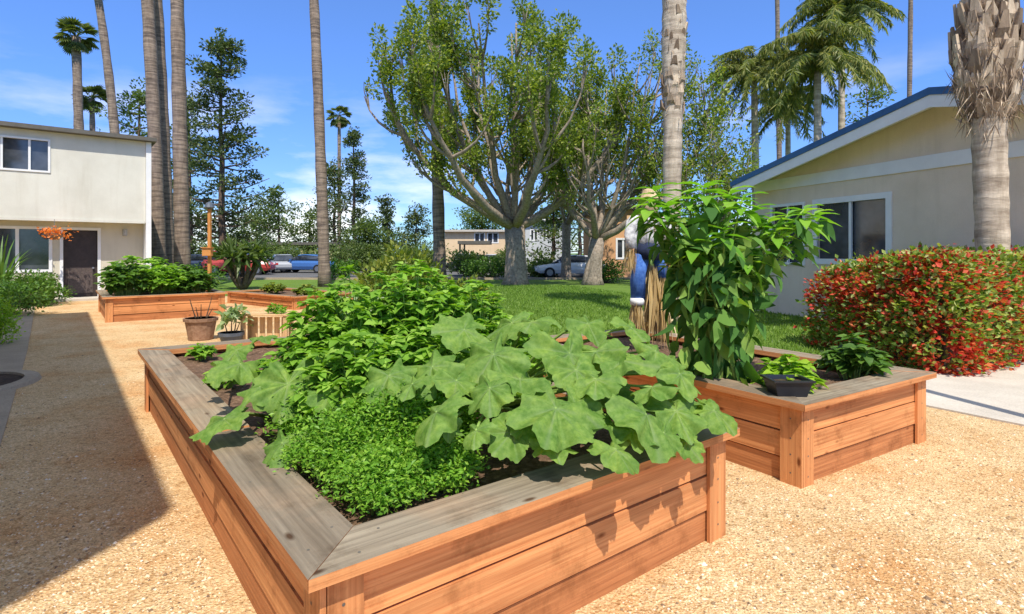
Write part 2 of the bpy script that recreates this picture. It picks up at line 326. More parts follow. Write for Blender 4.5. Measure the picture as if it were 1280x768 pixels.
n.links.new(b.outputs[0], mx.inputs[1]); n.links.new(tr.outputs[0], mx.inputs[2]); n.links.new(mx.outputs[0], o.inputs[0]); M['squash'] = m

# ------------------------------------------------------------------ ground
def sheet(name, pts, z, mat_, rag=0, step=.25):
    mb = MB()
    if rag:
        q = []
        for i in range(len(pts)):
            a, b_ = Vector((*pts[i][:2], 0)), Vector((*pts[(i + 1) % len(pts)][:2], 0)); k = max(1, min(60, int((b_ - a).length / step)))
            for j in range(k):
                p = a.lerp(b_, j / k); o_ = noise.noise_vector(p * 2.3) * rag; q.append((p.x + o_.x, p.y + o_.y))
        pts = q
    ar = sum(pts[i][0] * pts[(i + 1) % len(pts)][1] - pts[(i + 1) % len(pts)][0] * pts[i][1] for i in range(len(pts)))
    if ar < 0: pts = list(pts)[::-1]
    mb.add([(p[0], p[1], z) for p in pts], [tuple(range(len(pts)))])
    return tag(mb.build(name, mat_), kind='structure')
sheet('ground', [(-900, -900), (900, -900), (900, 1200), (-900, 1200)], 0, M['lawn'])
sheet('gravel_yard', [(-26, -8), (12, -8), (12, 1), (5.6, 4.4), (5.0, 6.3), (3.9, 6.5), (2.0, 8.0), (-.2, 7.9), (-3.2, 10.5), (-5, 15), (-7, 18.5), (-11.4, 20.8), (-14.6, 19.4), (-24, 12)], .004, M['gravel'], .12)
asph = sheet('parking_asphalt', [(-90, 33), (60, 33), (70, 66), (-100, 66)], .004, M['asphalt'])
mb = MB(); mb.prism([(-60, 32.6), (30, 32.6), (30, 32.8), (-60, 32.8)], 0, .12); tag(mb.build('parking_kerb', M['concrete_grey']), kind='structure')
# concrete walk, slabs with joints
A0 = G(1172, 512); A1 = G(1285, 535); wd = (A1 - A0).normalized()
walk = [(A0 - wd * .75)[:2], (A1 + wd * 3.2)[:2], (16, 4), (16, 13), (8.6, 9.2), (5.7, 7.45), (4.4, 6.9)]
mb = MB(); mb.prism([tuple(p) for p in walk], -.05, .022)
tag(mb.build('concrete_path', M['concrete']), kind='structure')
# dark mulch ring with stone border on the left
C0 = G(-68, 487); mb = MB(); n_ = 40; rr = .66
mb.add([(C0.x + rr * math.cos(k * 2 * math.pi / n_), C0.y + rr * 1.1 * math.sin(k * 2 * math.pi / n_), .02) for k in range(n_)], [tuple(range(n_))]); tag(mb.build('planting_soil', M['mulch']), kind='structure')
mb = MB()
for k in range(n_):
    vs_ = []
    for kk in (k, k + 1):
        a = kk * 2 * math.pi / n_
        for (q, z) in ((rr, .0), (rr, .05), (rr + .14, .045), (rr + .16, .0)): vs_.append((C0.x + q * math.cos(a), C0.y + 1.1 * q * math.sin(a), z))
    mb.add(vs_, [(0, 4, 5, 1), (1, 5, 6, 2), (2, 6, 7, 3)])
tag(mb.build('stone_edging', M['concrete_grey']), kind='structure')
# a strip of old concrete between shrubs and gravel on the left
mb = MB(); a = G(0, 560); b_ = G(44, 384); d_ = Vector((-.55, -.4, 0))
mb.prism([tuple((a + Vector((-.1, -1, 0)))[:2]), tuple(a[:2]), tuple(G(34, 440)[:2]), tuple(b_[:2]), tuple((b_ + d_)[:2]), tuple((a + d_ * 1.6)[:2])], 0, .018); tag(mb.build('concrete_strip', M['concrete_grey']), kind='structure')
# loose chips
def in_poly(x, y, poly):
    c = False; j = len(poly) - 1
    for i in range(len(poly)):
        xi, yi = poly[i][:2]; xj, yj = poly[j][:2]
        if (yi > y) != (yj > y) and x < (xj - xi) * (y - yi) / (yj - yi) + xi: c = not c
        j = i
    return c
CH = (np.array([[-.5, -.4, 0], [.5, -.35, 0], [.6, .3, .0], [-.1, .55, 0], [-.55, .2, 0], [0, 0, .45]]), np.array([[0, 1, 5], [1, 2, 5], [2, 3, 5], [3, 4, 5], [4, 0, 5]]))
# ------------------------------------------------------------------ raised beds
def xy(p): return Vector((p[0], p[1], 0))
def make_bed(label, corners, h, cap_w=.24, splits=(1, 1, 1, 1), group='wooden raised garden beds'):
    """corners: cap outer corners, counterclockwise from the nearest; sides 0:c0-c1, 1:c1-c2 ..."""
    c = [xy(p) for p in corners]; t = thing('raised_bed', label, 'garden bed', c[0], group)
    ce = (c[0] + c[1] + c[2] + c[3]) / 4; ct = .042; oh = .05
    def inset(d):
        out = []
        for i in range(4):
            a, b_, e = c[i - 1], c[i], c[(i + 1) % 4]
            d1 = (b_ - a).normalized(); d2 = (e - b_).normalized(); n1 = Vector((-d1.y, d1.x, 0)); n2 = Vector((-d2.y, d2.x, 0))
            if (ce - b_).dot(n1) < 0: n1 = -n1
            if (ce - b_).dot(n2) < 0: n2 = -n2
            s_ = 1 + n1.dot(n2); out.append(b_ + (n1 + n2) * d / s_)
        return out
    face = inset(oh + .025); inner = inset(cap_w); fi = inset(oh + .025 + .04)
    H = h - ct
    for i in range(4):
        a, b_ = face[i], face[(i + 1) % 4]; d = (b_ - a); L_ = d.length; d.normalize(); nin = Vector((-d.y, d.x, 0))
        if (ce - a).dot(nin) < 0: nin = -nin
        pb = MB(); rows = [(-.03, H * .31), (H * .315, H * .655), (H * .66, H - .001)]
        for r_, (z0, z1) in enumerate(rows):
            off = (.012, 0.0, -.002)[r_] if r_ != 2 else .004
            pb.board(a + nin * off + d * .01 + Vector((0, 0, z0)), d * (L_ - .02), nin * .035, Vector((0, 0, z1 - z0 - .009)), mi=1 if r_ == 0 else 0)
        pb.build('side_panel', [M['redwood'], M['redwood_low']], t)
        cb = MB(); o1, o2, i2, i1 = c[i], c[(i + 1) % 4], inner[(i + 1) % 4], inner[i]; ns = splits[i]
        for k in range(ns):
            f0, f1 = k / ns, (k + 1) / ns; g = .0015 / max((o2 - o1).length, .1)
            q = [o1.lerp(o2, f0 + g), o1.lerp(o2, f1 - g), i1.lerp(i2, f1 - g), i1.lerp(i2, f0 + g)]
            if k > 0:   # butt joint square to the board, not on the mitre
                q[3] = i1 + (i2 - i1).normalized() * max(0, (q[0] - i1).dot((i2 - i1).normalized()))
            if k < ns - 1: q[2] = i1 + (i2 - i1).normalized() * ((q[1] - i1).dot((i2 - i1).normalized()))
            jz = random.uniform(-.003, .003) + (.006 if k % 2 else 0)
            dd = (o2 - o1).normalized(); r0, r1 = random.random() * 9, random.random() * 9
            uvt = [(r0 + (p - o1).dot(dd), r1 + (p - o1).dot(nin)) for p in q]
            vs_ = [p + Vector((0, 0, H)) for p in q] + [p + Vector((0, 0, h + jz)) for p in q]
            if (q[1] - q[0]).cross(q[2] - q[1]).z < 0: vs_ = vs_[:4][::-1] + vs_[4:][::-1]; uvt = uvt[::-1]
            fs = [(3, 2, 1, 0), (4, 5, 6, 7)] + [(j, (j + 1) % 4, 4 + (j + 1) % 4, 4 + j) for j in range(4)]
            uv = [uvt[::-1], uvt] + [[(uvt[j][0], 5 + r1), (uvt[(j + 1) % 4][0] + .001, 5 + r1), (uvt[(j + 1) % 4][0] + .001, 5 + r1 + ct), (uvt[j][0], 5 + r1 + ct)] for j in range(4)]
            cb.add(vs_, fs, uv, [1, 0, 1, 1, 1, 1])
            for fr in (.06, .5, .94):
                for w_ in (.25, .75):
                    if random.random() < .15: continue
                    pc_ = q[0].lerp(q[1], fr).lerp(q[3].lerp(q[2], fr), w_) + Vector((random.uniform(-.01, .01), random.uniform(-.01, .01), 0)); rr5 = .0055
                    cb.add([pc_ + Vector((rr5 * math.cos(k5 * .785), rr5 * math.sin(k5 * .785), h + jz + .0008)) for k5 in range(8)], [tuple(range(8))], None, 2)
        cb.build('cap_board', [M['weathered'], M['redwood'], M['dark_trim']], t)
    for i in range(4):
        p = face[i]; e1 = (face[i - 1] - p).normalized(); e2 = (face[(i + 1) % 4] - p).normalized(); cbm = MB()
        n1 = Vector((-e1.y, e1.x, 0)); n1 = -n1 if (ce - p).dot(n1) > 0 else n1
        n2 = Vector((-e2.y, e2.x, 0)); n2 = -n2 if (ce - p).dot(n2) > 0 else n2
        up = Vector((0, 0, H + .03)); z0 = Vector((0, 0, -.03))
        cbm.board(p + z0 + n2 * .022, up, e1 * .155 - n2 * .0, n1 * .022 ) if False else None
        cbm.board(p + n1 * .001 + n2 * .022 + z0, up, e1 * .13 - n2 * .022, n1 * .02)
        cbm.board(p + n2 * .001 + e2 * .003 + z0, up, e2 * .12, n2 * .021)
        for (oo, ee, nn) in ((p, e1, n1), (p, e2, n2)):
            for zz in (.08, .2, .33, .46):
                if zz > H - .05: continue
                q5 = oo + ee * .055 + nn * (.0225 if nn is n1 else .0235) + Vector((0, 0, zz + random.uniform(-.012, .012)))
                cbm.add([q5 + ee * .006 * math.cos(k5 * 1.047) + Vector((0, 0, .006 * math.sin(k5 * 1.047))) for k5 in range(6)], [tuple(range(6))], None, 1)
        cbm.build('corner_post', [M['redwood'], M['dark_trim']], t)
    # soil, a lumpy sheet
    N = 26; V = []; F = []
    for i in range(N + 1):
        for j in range(N + 1):
            p = fi[0].lerp(fi[1], i / N).lerp(fi[3].lerp(fi[2], i / N), j / N)
            V.append((p.x, p.y, h - .085 + .03 * noise.noise(p * 5) + .02 * noise.noise(p * 17)))
    for i in range(N):
        for j in range(N): F.append((i * (N + 1) + j, (i + 1) * (N + 1) + j, (i + 1) * (N + 1) + j + 1, i * (N + 1) + j + 1))
    sb = MB(); sb.add(V, F); sb.build('soil', M['soil'], t, smooth=True)
    return t, fi
H1 = .605
B = G(385, 725, H1); A = G(172, 437, H1); Cc = G(925, 535, H1); D = A + (Cc - B)
bed1, in1 = make_bed('large redwood raised bed in the foreground, filled with squash, herbs and leafy greens', [B, Cc, D, A], H1, splits=(1, 1, 2, 3))
H2 = .58
Nn = G(1006, 507, H2); Rr = G(1171, 466, H2); v2 = Vector((-.56, .83, 0)).normalized()
bed2, in2 = make_bed('redwood raised bed on the right holding one tall plant, a scarecrow and bare soil', [Nn, Rr, Rr + v2 * 3.4, Nn + v2 * 3.4], H2, splits=(1, 1, 1, 2))
b3 = G(128, 372, .58); b3.z = 0
bed3, in3 = make_bed('redwood raised bed near the apartment door, brimming with leafy green plants', [b3, b3 + UX * 2.55, b3 + UX * 2.55 + VX * 3.2, b3 + VX * 3.2], .58, .2)
b4a = G(368, 371, .38); b4b = G(281, 364, .38); b4a.z = b4b.z = 0; q4 = (b4a - b4b).normalized(); w4 = Vector((-q4.y, q4.x, 0))
bed4, in4 = make_bed('low redwood raised bed with sparse planting, beyond the small wooden plant bench', [b4b, b4a, b4a + w4 * 2.1, b4b + w4 * 2.1], .38, .16)
# gravel chips (stuff)
occ = [[xy(p) for p in (B, Cc, D, A)], [xy(Nn), xy(Rr), xy(Rr + v2 * 3.4), xy(Nn + v2 * 3.4)], [Vector((*p, 0)) for p in walk]]
pts = []
while len(pts) < 26000:
    Y = 1.7 / (random.random() * .83 + .17); x = (random.random() * 2 - 1) * Y * 1.02
    if Y > 9 or any(in_poly(x, Y, q) for q in occ): continue
    if Y > 7 and x > -1.5: continue
    pts.append((x, Y, .004))
pts = np.array(pts); N = len(pts); dr = rng.normal(size=(N, 3)); dr[:, 2] *= .12
mb = MB(); sz = np.exp(rng.normal(size=N) * .45) * .0072; sz = np.minimum(sz, .03)
cards(mb, pts, dr, sz, CH, ups=np.tile([0, 0, 1.0], (N, 1)) + rng.normal(size=(N, 3)) * .15)
tag(mb.build('gravel_chips', M['chip']), 'loose tan gravel and wood chips scattered over the yard', 'gravel', kind='stuff')
# grass blades on the lawn
pts = []
while len(pts) < 42000:
    Y = 6.5 + 20 * random.random() ** 1.6; x = -6 + random.random() * 15
    if x / Y > .62 or x / Y < -.1 or (x > 3.2 and Y < 7.3) or x + .35 * Y > 11.9: continue
    if in_poly(x, Y, occ[1]) or (x < 2 and Y < 7.9) : continue
    pts.append((x, Y, .0))
pts = np.array(pts); N = len(pts); dr = rng.normal(size=(N, 3)) * .45 + [0, 0, 1]
mb = MB(); cards(mb, pts, dr, rng.uniform(.03, .075, N) * (1 + pts[:, 1] * .03), SLIM)
tag(mb.build('grass', M['grassblade']), 'short mown green grass of the lawn behind the beds', 'grass', kind='stuff')

# ------------------------------------------------------------------ buildings
def wall_frame(p0, p1):
    d = (xy(p1) - xy(p0)).normalized(); return d
def quad_wall(mb, o, d, nrm, L_, z0, z1, th=.2, holes=(), mi=0):
    """wall slab starting at o, along d, outer face on side nrm; holes (s0,s1,z0,z1) are left open"""
    o = xy(o); xs = sorted({0, L_} | {h[0] for h in holes} | {h[1] for h in holes}); zs = sorted({z0, z1} | {h[2] for h in holes} | {h[3] for h in holes})
    for i in range(len(xs) - 1):
        # merge vertical runs
        run = None
        for j in range(len(zs) - 1):
            cx, cz = (xs[i] + xs[i + 1]) / 2, (zs[j] + zs[j + 1]) / 2
            op = any(h[0] < cx < h[1] and h[2] < cz < h[3] for h in holes)
            if not op: run = (run[0], zs[j + 1]) if run else (zs[j], zs[j + 1])
            if (op or j == len(zs) - 2) and run:
                mb.board(o + d * xs[i] + Vector((0, 0, run[0])), d * (xs[i + 1] - xs[i]), -nrm * th, Vector((0, 0, run[1] - run[0])), mi=mi); run = None
def window(parent, o, d, nrm, s0, s1, z0, z1, frame=.07, mull=(0.5,), depth=.1, trim=None, glass='glass', curtain=None):
    o = xy(o); f = MB(); pr = .03
    def bar(a0, a1, b0, b1, dp=.06, out=pr): f.board(o + d * a0 + nrm * out + Vector((0, 0, b0)), d * (a1 - a0), -nrm * dp, Vector((0, 0, b1 - b0)))
    t_ = trim or frame
    bar(s0 - t_, s1 + t_, z1, z1 + t_); bar(s0 - t_, s1 + t_, z0 - t_, z0); bar(s0 - t_, s0, z0, z1); bar(s1, s1 + t_, z0, z1)
    for m_ in mull: c_ = s0 + (s1 - s0) * m_; bar(c_ - frame / 2, c_ + frame / 2, z0, z1, .05, .0)
    w_ = MB(); w_.board(o + d * s0 - nrm * (depth - .03) + Vector((0, 0, z0)), d * (s1 - s0), -nrm * .012, Vector((0, 0, z1 - z0)))
    fo = f.build('window', M['white'], parent); w_.build('pane', M[glass], fo)
    if curtain:
        c_ = MB(); n_c = 14; a, b2 = curtain
        vs_ = []
        for k in range(n_c + 1):
            s_ = s0 + (s1 - s0) * (a + (b2 - a) * k / n_c); q = o + d * s_ - nrm * (depth + .012 + .02 * (k % 2)); vs_ += [q + Vector((0, 0, z0 + .02)), q + Vector((0, 0, z1 - .02))]
        c_.add(vs_, [(2 * k, 2 * k + 2, 2 * k + 3, 2 * k + 1) for k in range(n_c)]); c_.build('curtain', M['curtain'], fo)
    return fo
# left apartment block
cw = P(179, 370, 0.0 + 20.2); cw = xy(cw)                        # right end of the ground-floor wall
dL = -(UX * .985 + VX * -.02).normalized(); dL = Vector((-.775, -.632, 0)).normalized(); nF = Vector((.632, -.775, 0)).normalized()
ap = thing('apartment_building', 'two storey cream stucco apartment building with an overhanging upper floor and dark door', 'building', cw)
zf = .06
def sx_of(px, off=0.0):    # distance along facade (offset off toward us) for a pixel column
    k = (px - 640) / FPX; o_ = cw + nF * off
    return (o_.x - k * o_.y) / (k * dL.y - dL.x)
yd = (cw + dL * sx_of(103)).y; zdoor = CAM_H - (288 - HZ) / FPX * yd; zov = CAM_H - (279 - HZ) / FPX * (cw + nF * .7).y
OV = .7; ow = cw + nF * OV
ztop = CAM_H - (172 - HZ) / FPX * (ow).y; Lw = 16
s_d0, s_d1 = sx_of(122), sx_of(79); s_w0, s_w1 = sx_of(61), sx_of(-30)
zwt = CAM_H - (287 - HZ) / FPX * (cw + dL * s_w0).y; zwb = CAM_H - (337 - HZ) / FPX * (cw + dL * s_w0).y
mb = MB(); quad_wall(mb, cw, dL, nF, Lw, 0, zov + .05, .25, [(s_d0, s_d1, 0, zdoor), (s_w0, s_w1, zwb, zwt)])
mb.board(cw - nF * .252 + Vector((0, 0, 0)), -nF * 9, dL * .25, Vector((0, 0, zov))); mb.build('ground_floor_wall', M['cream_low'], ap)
u0, u1 = sx_of(62, OV), sx_of(38, OV); uu0 = sx_of(60, OV); uu1 = sx_of(-30, OV)
yu = (ow + dL * uu0).y; zu1 = CAM_H - (177 - HZ) / FPX * yu; zu0 = CAM_H - (214 - HZ) / FPX * yu
mb = MB(); quad_wall(mb, ow + dL * .0, dL, nF, Lw, zov, ztop - .16, .22, [(uu0, uu1, zu0, zu1)])
mb.board(ow - nF * .222 + Vector((0, 0, zov)), -nF * 9.6, dL * .22, Vector((0, 0, ztop - .16 - zov)))
mb.board(ow + dL * .22 - nF * .222 + Vector((0, 0, zov - .0)), dL * (Lw - .3), -nF * .5, Vector((0, 0, .05)))
mb.build('upper_floor_wall', M['cream'], ap)
mb = MB(); mb.board(ow - dL * .16 + nF * .08 + Vector((0, 0, 0)), dL * .155, -nF * 1.5, Vector((0, 0, ztop - .17))); mb.build('end_fin', M['white'], ap)
mb = MB(); mb.board(ow - dL * .3 + nF * .3 + Vector((0, 0, ztop - .155)), dL * (Lw + .5), -nF * 10.5, Vector((0, 0, .13))); mb.build('roof', M['dark_trim'], ap)
mb = MB(); mb.board(ow + dL * .03 + nF * .025 + Vector((0, 0, zov - .02)), dL * (Lw - .1), -nF * .022, Vector((0, 0, .09))); mb.build('trim_band', M['cream'], ap)
window(ap, ow, dL, nF, uu0, uu1, zu0, zu1, .06, (.27, .66), curtain=(0, 1))
window(ap, cw, dL, nF, s_w0, s_w1, zwb, zwt, .09, (.45,), curtain=None)
mb = MB(); mb.board(cw + dL * s_d0 - nF * .12 + Vector((0, 0, 0.02)), dL * (s_d1 - s_d0), -nF * .05, Vector((0, 0, zdoor - .02)))
dr_ = mb.build('door', M['door'], ap)
mb = MB(); wdo = s_d1 - s_d0
mb.board(cw + dL * (s_d0 + .12) - nF * .1 + Vector((0, 0, .2)), dL * (wdo - .24), -nF * .018, Vector((0, 0, .85))); mb.build('lower_panel', M['mesh'], dr_)
mb = MB()
for k in range(7): mb.board(cw + dL * (s_d0 + .14 + k * (wdo - .3) / 6) - nF * .085 + Vector((0, 0, .2)), dL * .025, -nF * .012, Vector((0, 0, .85)))
mb.build('grille', M['mesh'], dr_)
mb = MB(); mb.tube([cw + dL * (s_d0 + .12) - nF * .05 + Vector((0, 0, 1.05)), cw + dL * (s_d0 + .12) - nF * .12 + Vector((0, 0, 1.05))], .035, 10); mb.build('handle', M['metal'], dr_)
mb = MB()
for (a, b2, z0, z1) in ((s_d0 - .09, s_d0 - .002, 0, zdoor + .09), (s_d1 + .002, s_d1 + .09, 0, zdoor + .09), (s_d0, s_d1, zdoor + .002, zdoor + .09)): mb.board(cw + dL * a + nF * .02 + Vector((0, 0, z0)), dL * (b2 - a), -nF * .06, Vector((0, 0, z1 - z0)))
mb.build('door_frame', M['white'], ap)
mb = MB(); sl_ = sx_of(156); pl = cw + dL * sl_ + nF * .05; zl = CAM_H - (291 - HZ) / FPX * pl.y
mb.board(pl + Vector((0, 0, zl - .12)) - dL * .07, dL * .14, -nF * .045, Vector((0, 0, .24))); mb.tube([pl + nF * .08 + Vector((0, 0, zl - .1)), pl + nF * .08 + Vector((0, 0, zl + .1))], .06, 10); mb.build('porch_lamp', M['curtain'], ap)
mb = MB(); mb.board(cw + dL * .2 + nF * .02, dL * (Lw - .3), nF * 1.0, Vector((0, 0, .07))); mb.build('doorstep', M['concrete'], ap)
# hanging orange flower basket by the window
hb = P(68, 292, (cw + dL * sx_of(68)).y - .75); hk = thing('hanging_basket', 'orange flowering hanging basket in front of the ground floor window', 'hanging basket', hb)
mb = MB(); mb.tube([hb + Vector((0, 0, -.2)), hb + Vector((0, 0, -.12)), hb + Vector((0, 0, 0))], [.1, .2, .24], 14); mb.build('basket', M['clay'], hk)
mb = MB(); mb.tube([hb + Vector((0, 0, 0)), Vector((hb.x, hb.y, zov + .03))], .008, 5); mb.build('hanger', M['metal'], hk)
p_ = np.array(hb) + rng.normal(size=(260, 3)) * [.17, .17, .09] + [0, 0, .02]; mb = MB(); cards(mb, p_, rdir(260, -.1), .1, KITE); mb.build('foliage', M['orange'], hk)

# apartment wing beyond the left edge of the view; its roof throws the shade on the gravel
T = G(217, 634); eh = 7.5; sh = eh / math.tan(R(SUN_EL)); E0 = xy(T) - UX * (.45 * sh) - VX * (.893 * sh)
aw = thing('apartment_wing', 'tall cream apartment wing along the left side of the gravel path, out of view', 'building', E0 - UX * 1)
dd = (-UX * .76 - VX * .65).normalized(); e = [E0, E0 + VX * 14.6, E0 + VX * 14.6 - UX * 7, E0 + dd * 8.5]
inn = [E0 - UX * .5 + VX * 2.7, E0 + VX * 14.2 - UX * .5, E0 + VX * 14.2 - UX * 6.6, E0 - UX * .5 + VX * 2.7 + dd * 7.8]
mb = MB(); mb.prism([p[:2] for p in inn], 0, eh - .2); mb.build('wall', M['cream'], aw)
mb = MB(); mb.prism([p[:2] for p in e], eh - .2, eh); mb.build('roof', M['dark_trim'], aw)
for k in range(4):
    for (z0, z1) in ((1.1, 2.3), (4.3, 5.5)):
        window(aw, inn[0] + Vector((0, 0, 0)) + UX * .004, VX, UX, .8 + 2.7 * k, 2.2 + 2.7 * k, z0, z1, .08, (.5,), depth=.028)

# right tan house with a blue-edged gable roof
K = 12.0; dG = Vector((-.35, 1, 0)).normalized(); nG = Vector((-1, -.35, 0)).normalized()
def FG(px, py=None, k=K):
    Y = k / ((px - 640) / FPX + .35); z = 0 if py is None else CAM_H - (py - HZ) / FPX * Y
    return Vector(((px - 640) / FPX * Y, Y, z))
KR = 11.35
apx = FG(1163, 112, KR); eav = FG(918, 228, KR)
eL = (xy(eav) - xy(apx)).length; slope = (apx.z - eav.z) / eL
Ow = Vector((0, 0, 0)) + xy(FG(1163)); off = (xy(apx) - Ow)
hs_ = thing('tan_house', 'tan stucco single storey house with white trim and a blue edged gable roof', 'house', Ow - dG * 0)
rakeoff = off.dot(nG)
s_l = eL - .5; s_r = -(eL - .5)
mb = MB()
base_o = Ow + dG * s_r; Lh = s_l - s_r
# holes in facade coordinates from base_o
def sG(px): return (xy(FG(px)) - base_o).dot(dG)
def zG(px, py): return FG(px, py).z
w1 = (sG(1108), sG(1022), zG(1066, 324), zG(1066, 252)); w2 = (sG(1004), sG(966), zG(985, 328), zG(985, 258))
def zroof(s, dz=0): return apx.z - abs(s - (-s_r)) * slope - dz
zw = zroof(0, .13)
quad_wall(mb, base_o, dG, nG, Lh, 0, zw, .2, [w1, w2])
g0, g1, g2 = base_o + Vector((0, 0, zw)), base_o + dG * Lh + Vector((0, 0, zw)), Ow + Vector((0, 0, apx.z - .13))
bk = -nG * .2
mb.add([g0, g1, g2, g0 + bk, g1 + bk, g2 + bk], [(0, 2, 1), (3, 4, 5), (0, 3, 5, 2), (1, 2, 5, 4)])
mb.board(base_o + dG * Lh - nG * .205, -nG * 11, -dG * .2, Vector((0, 0, zw)))
mb.board(base_o - nG * .205, -nG * 11, dG * .2, Vector((0, 0, zw))); mb.build('wall', M['tan'], hs_)
# roof slabs
dn = -nG
for sgn, nm in ((1, 'roof'), (-1, 'roof')):
    mb = MB(); r0 = xy(apx) + Vector((0, 0, apx.z)); a_ = dG * sgn * (eL + .05); a_.z = -slope * (eL + .05)
    mb.board(r0 + Vector((0, 0, -.10)), a_, dn * 12.5, Vector((0, 0, .10))); mb.build(nm, M['roof'], hs_)
    mb = MB(); mb.board(r0 + nG * .03 + Vector((0, 0, -.33)), a_, dn * .05, Vector((0, 0, .228))); mb.build('rake_board', M['white'], hs_)
    mb = MB(); mb.board(r0 + nG * .055 + Vector((0, 0, -.10)), a_ * 1.01, dn * .35, Vector((0, 0, .135))); mb.build('roof_edge', M['blue_trim'], hs_)
    # soffit boards beneath the overhang
    mb = MB(); mb.board(r0 - nG * .03 + Vector((0, 0, -.125)), a_ * .99, dn * (rakeoff - .06), Vector((0, 0, .02))); mb.build('soffit', M['white'], hs_)
mb = MB(); zb = zG(1100, 214); mb.board(base_o + nG * .035 + Vector((0, 0, zb - .1)), dG * Lh, -nG * .032, Vector((0, 0, .27))); mb.build('trim_band', M['white'], hs_)
window(hs_, base_o, dG, nG, *w1, frame=.06, trim=.13, curtain=(0, .95)); window(hs_, base_o, dG, nG, *w2, frame=.05, trim=.07)

# distant buildings across the parking
def block(label, px0, px1, pyt, pyb, Y, mat_, wins=(), roofm='dark_trim', depth=9, slant=0):
    a, b_ = xy(P(px0, 0, Y)), xy(P(px1, 0, Y + slant)); zt = P(px0, pyt, Y).z; d = (b_ - a).normalized(); n_ = Vector((d.y, -d.x, 0)); Lk = (b_ - a).length
    t = thing('apartment_block', label, 'building', a, 'apartment blocks beyond the parking area')
    hl = []
    for (p0, p1, q0, q1) in wins: hl.append((Lk * (p0 - px0) / (px1 - px0), Lk * (p1 - px0) / (px1 - px0), P(0, q1, Y).z, P(0, q0, Y).z))
    mb = MB(); quad_wall(mb, a, d, n_, Lk, 0, zt, .25, hl)
    mb.board(a - n_ * .252, -n_ * depth, d * .25, Vector((0, 0, zt))); mb.board(b_ - n_ * .252, -n_ * depth, -d * .25, Vector((0, 0, zt))); mb.build('wall', mat_, t)
    mb = MB(); mb.board(a - d * .4 + n_ * .5 + Vector((0, 0, zt)), d * (Lk + .8), -n_ * (depth + 1), Vector((0, 0, .22))); mb.build('roof', M[roofm], t)
    for h_ in hl: window(t, a, d, n_, *h_, frame=.12)
    return t
block('peach two storey apartment block with two white framed windows, beyond the parked cars', 556, 646, 290, 340, 62, M['peach'], [(594, 605, 292, 303), (610, 622, 292, 303), (570, 590, 318, 330)], 'tile' if 'tile' in M else 'concrete')
block('pale grey apartment block standing between the two broad trees', 655, 706, 276, 340, 50, M['greywall'], [(664, 671, 288, 300), (680, 686, 284, 296)], 'white')
block('ochre and brown building end right of the second broad tree', 752, 812, 262, 335, 36, M['orangewall'], [(772, 786, 300, 322)], 'dark_trim')
block('low cream building partly hidden by palm trunks far to the left', 300, 430, 306, 332, 78, M['peach'], [(330, 345, 312, 322), (360, 375, 312, 322), (395, 410, 312, 322)])
# long carport in front of the blocks
def carport(px0, px1, Y, label):
    a, b_ = xy(P(px0, 0, Y)), xy(P(px1, 0, Y)); t = thing('carport', label, 'carport', a); L_ = (b_ - a).length
    mb = MB(); mb.board(a + Vector((0, 0, 2.35)), b_ - a, Vector((0, 5.5, 0)), Vector((0, 0, .28))); mb.build('roof', M['dark_trim'], t)
    for k in range(int(L_ / 5.5) + 1):
        for yy in (.3, 5.1):
            mb = MB(); q = a + Vector((.1 + k * 5.5, yy, 0)); mb.board(q, Vector((.15, 0, 0)), Vector((0, .15, 0)), Vector((0, 0, 2.36))); mb.build('post', M['dark_trim'], t)
carport(572, 612, 50, 'dark flat roofed carport behind the parked cars and left of the broad tree')
carport(330, 470, 56, 'long dark flat roofed carport behind the parked cars on the left')

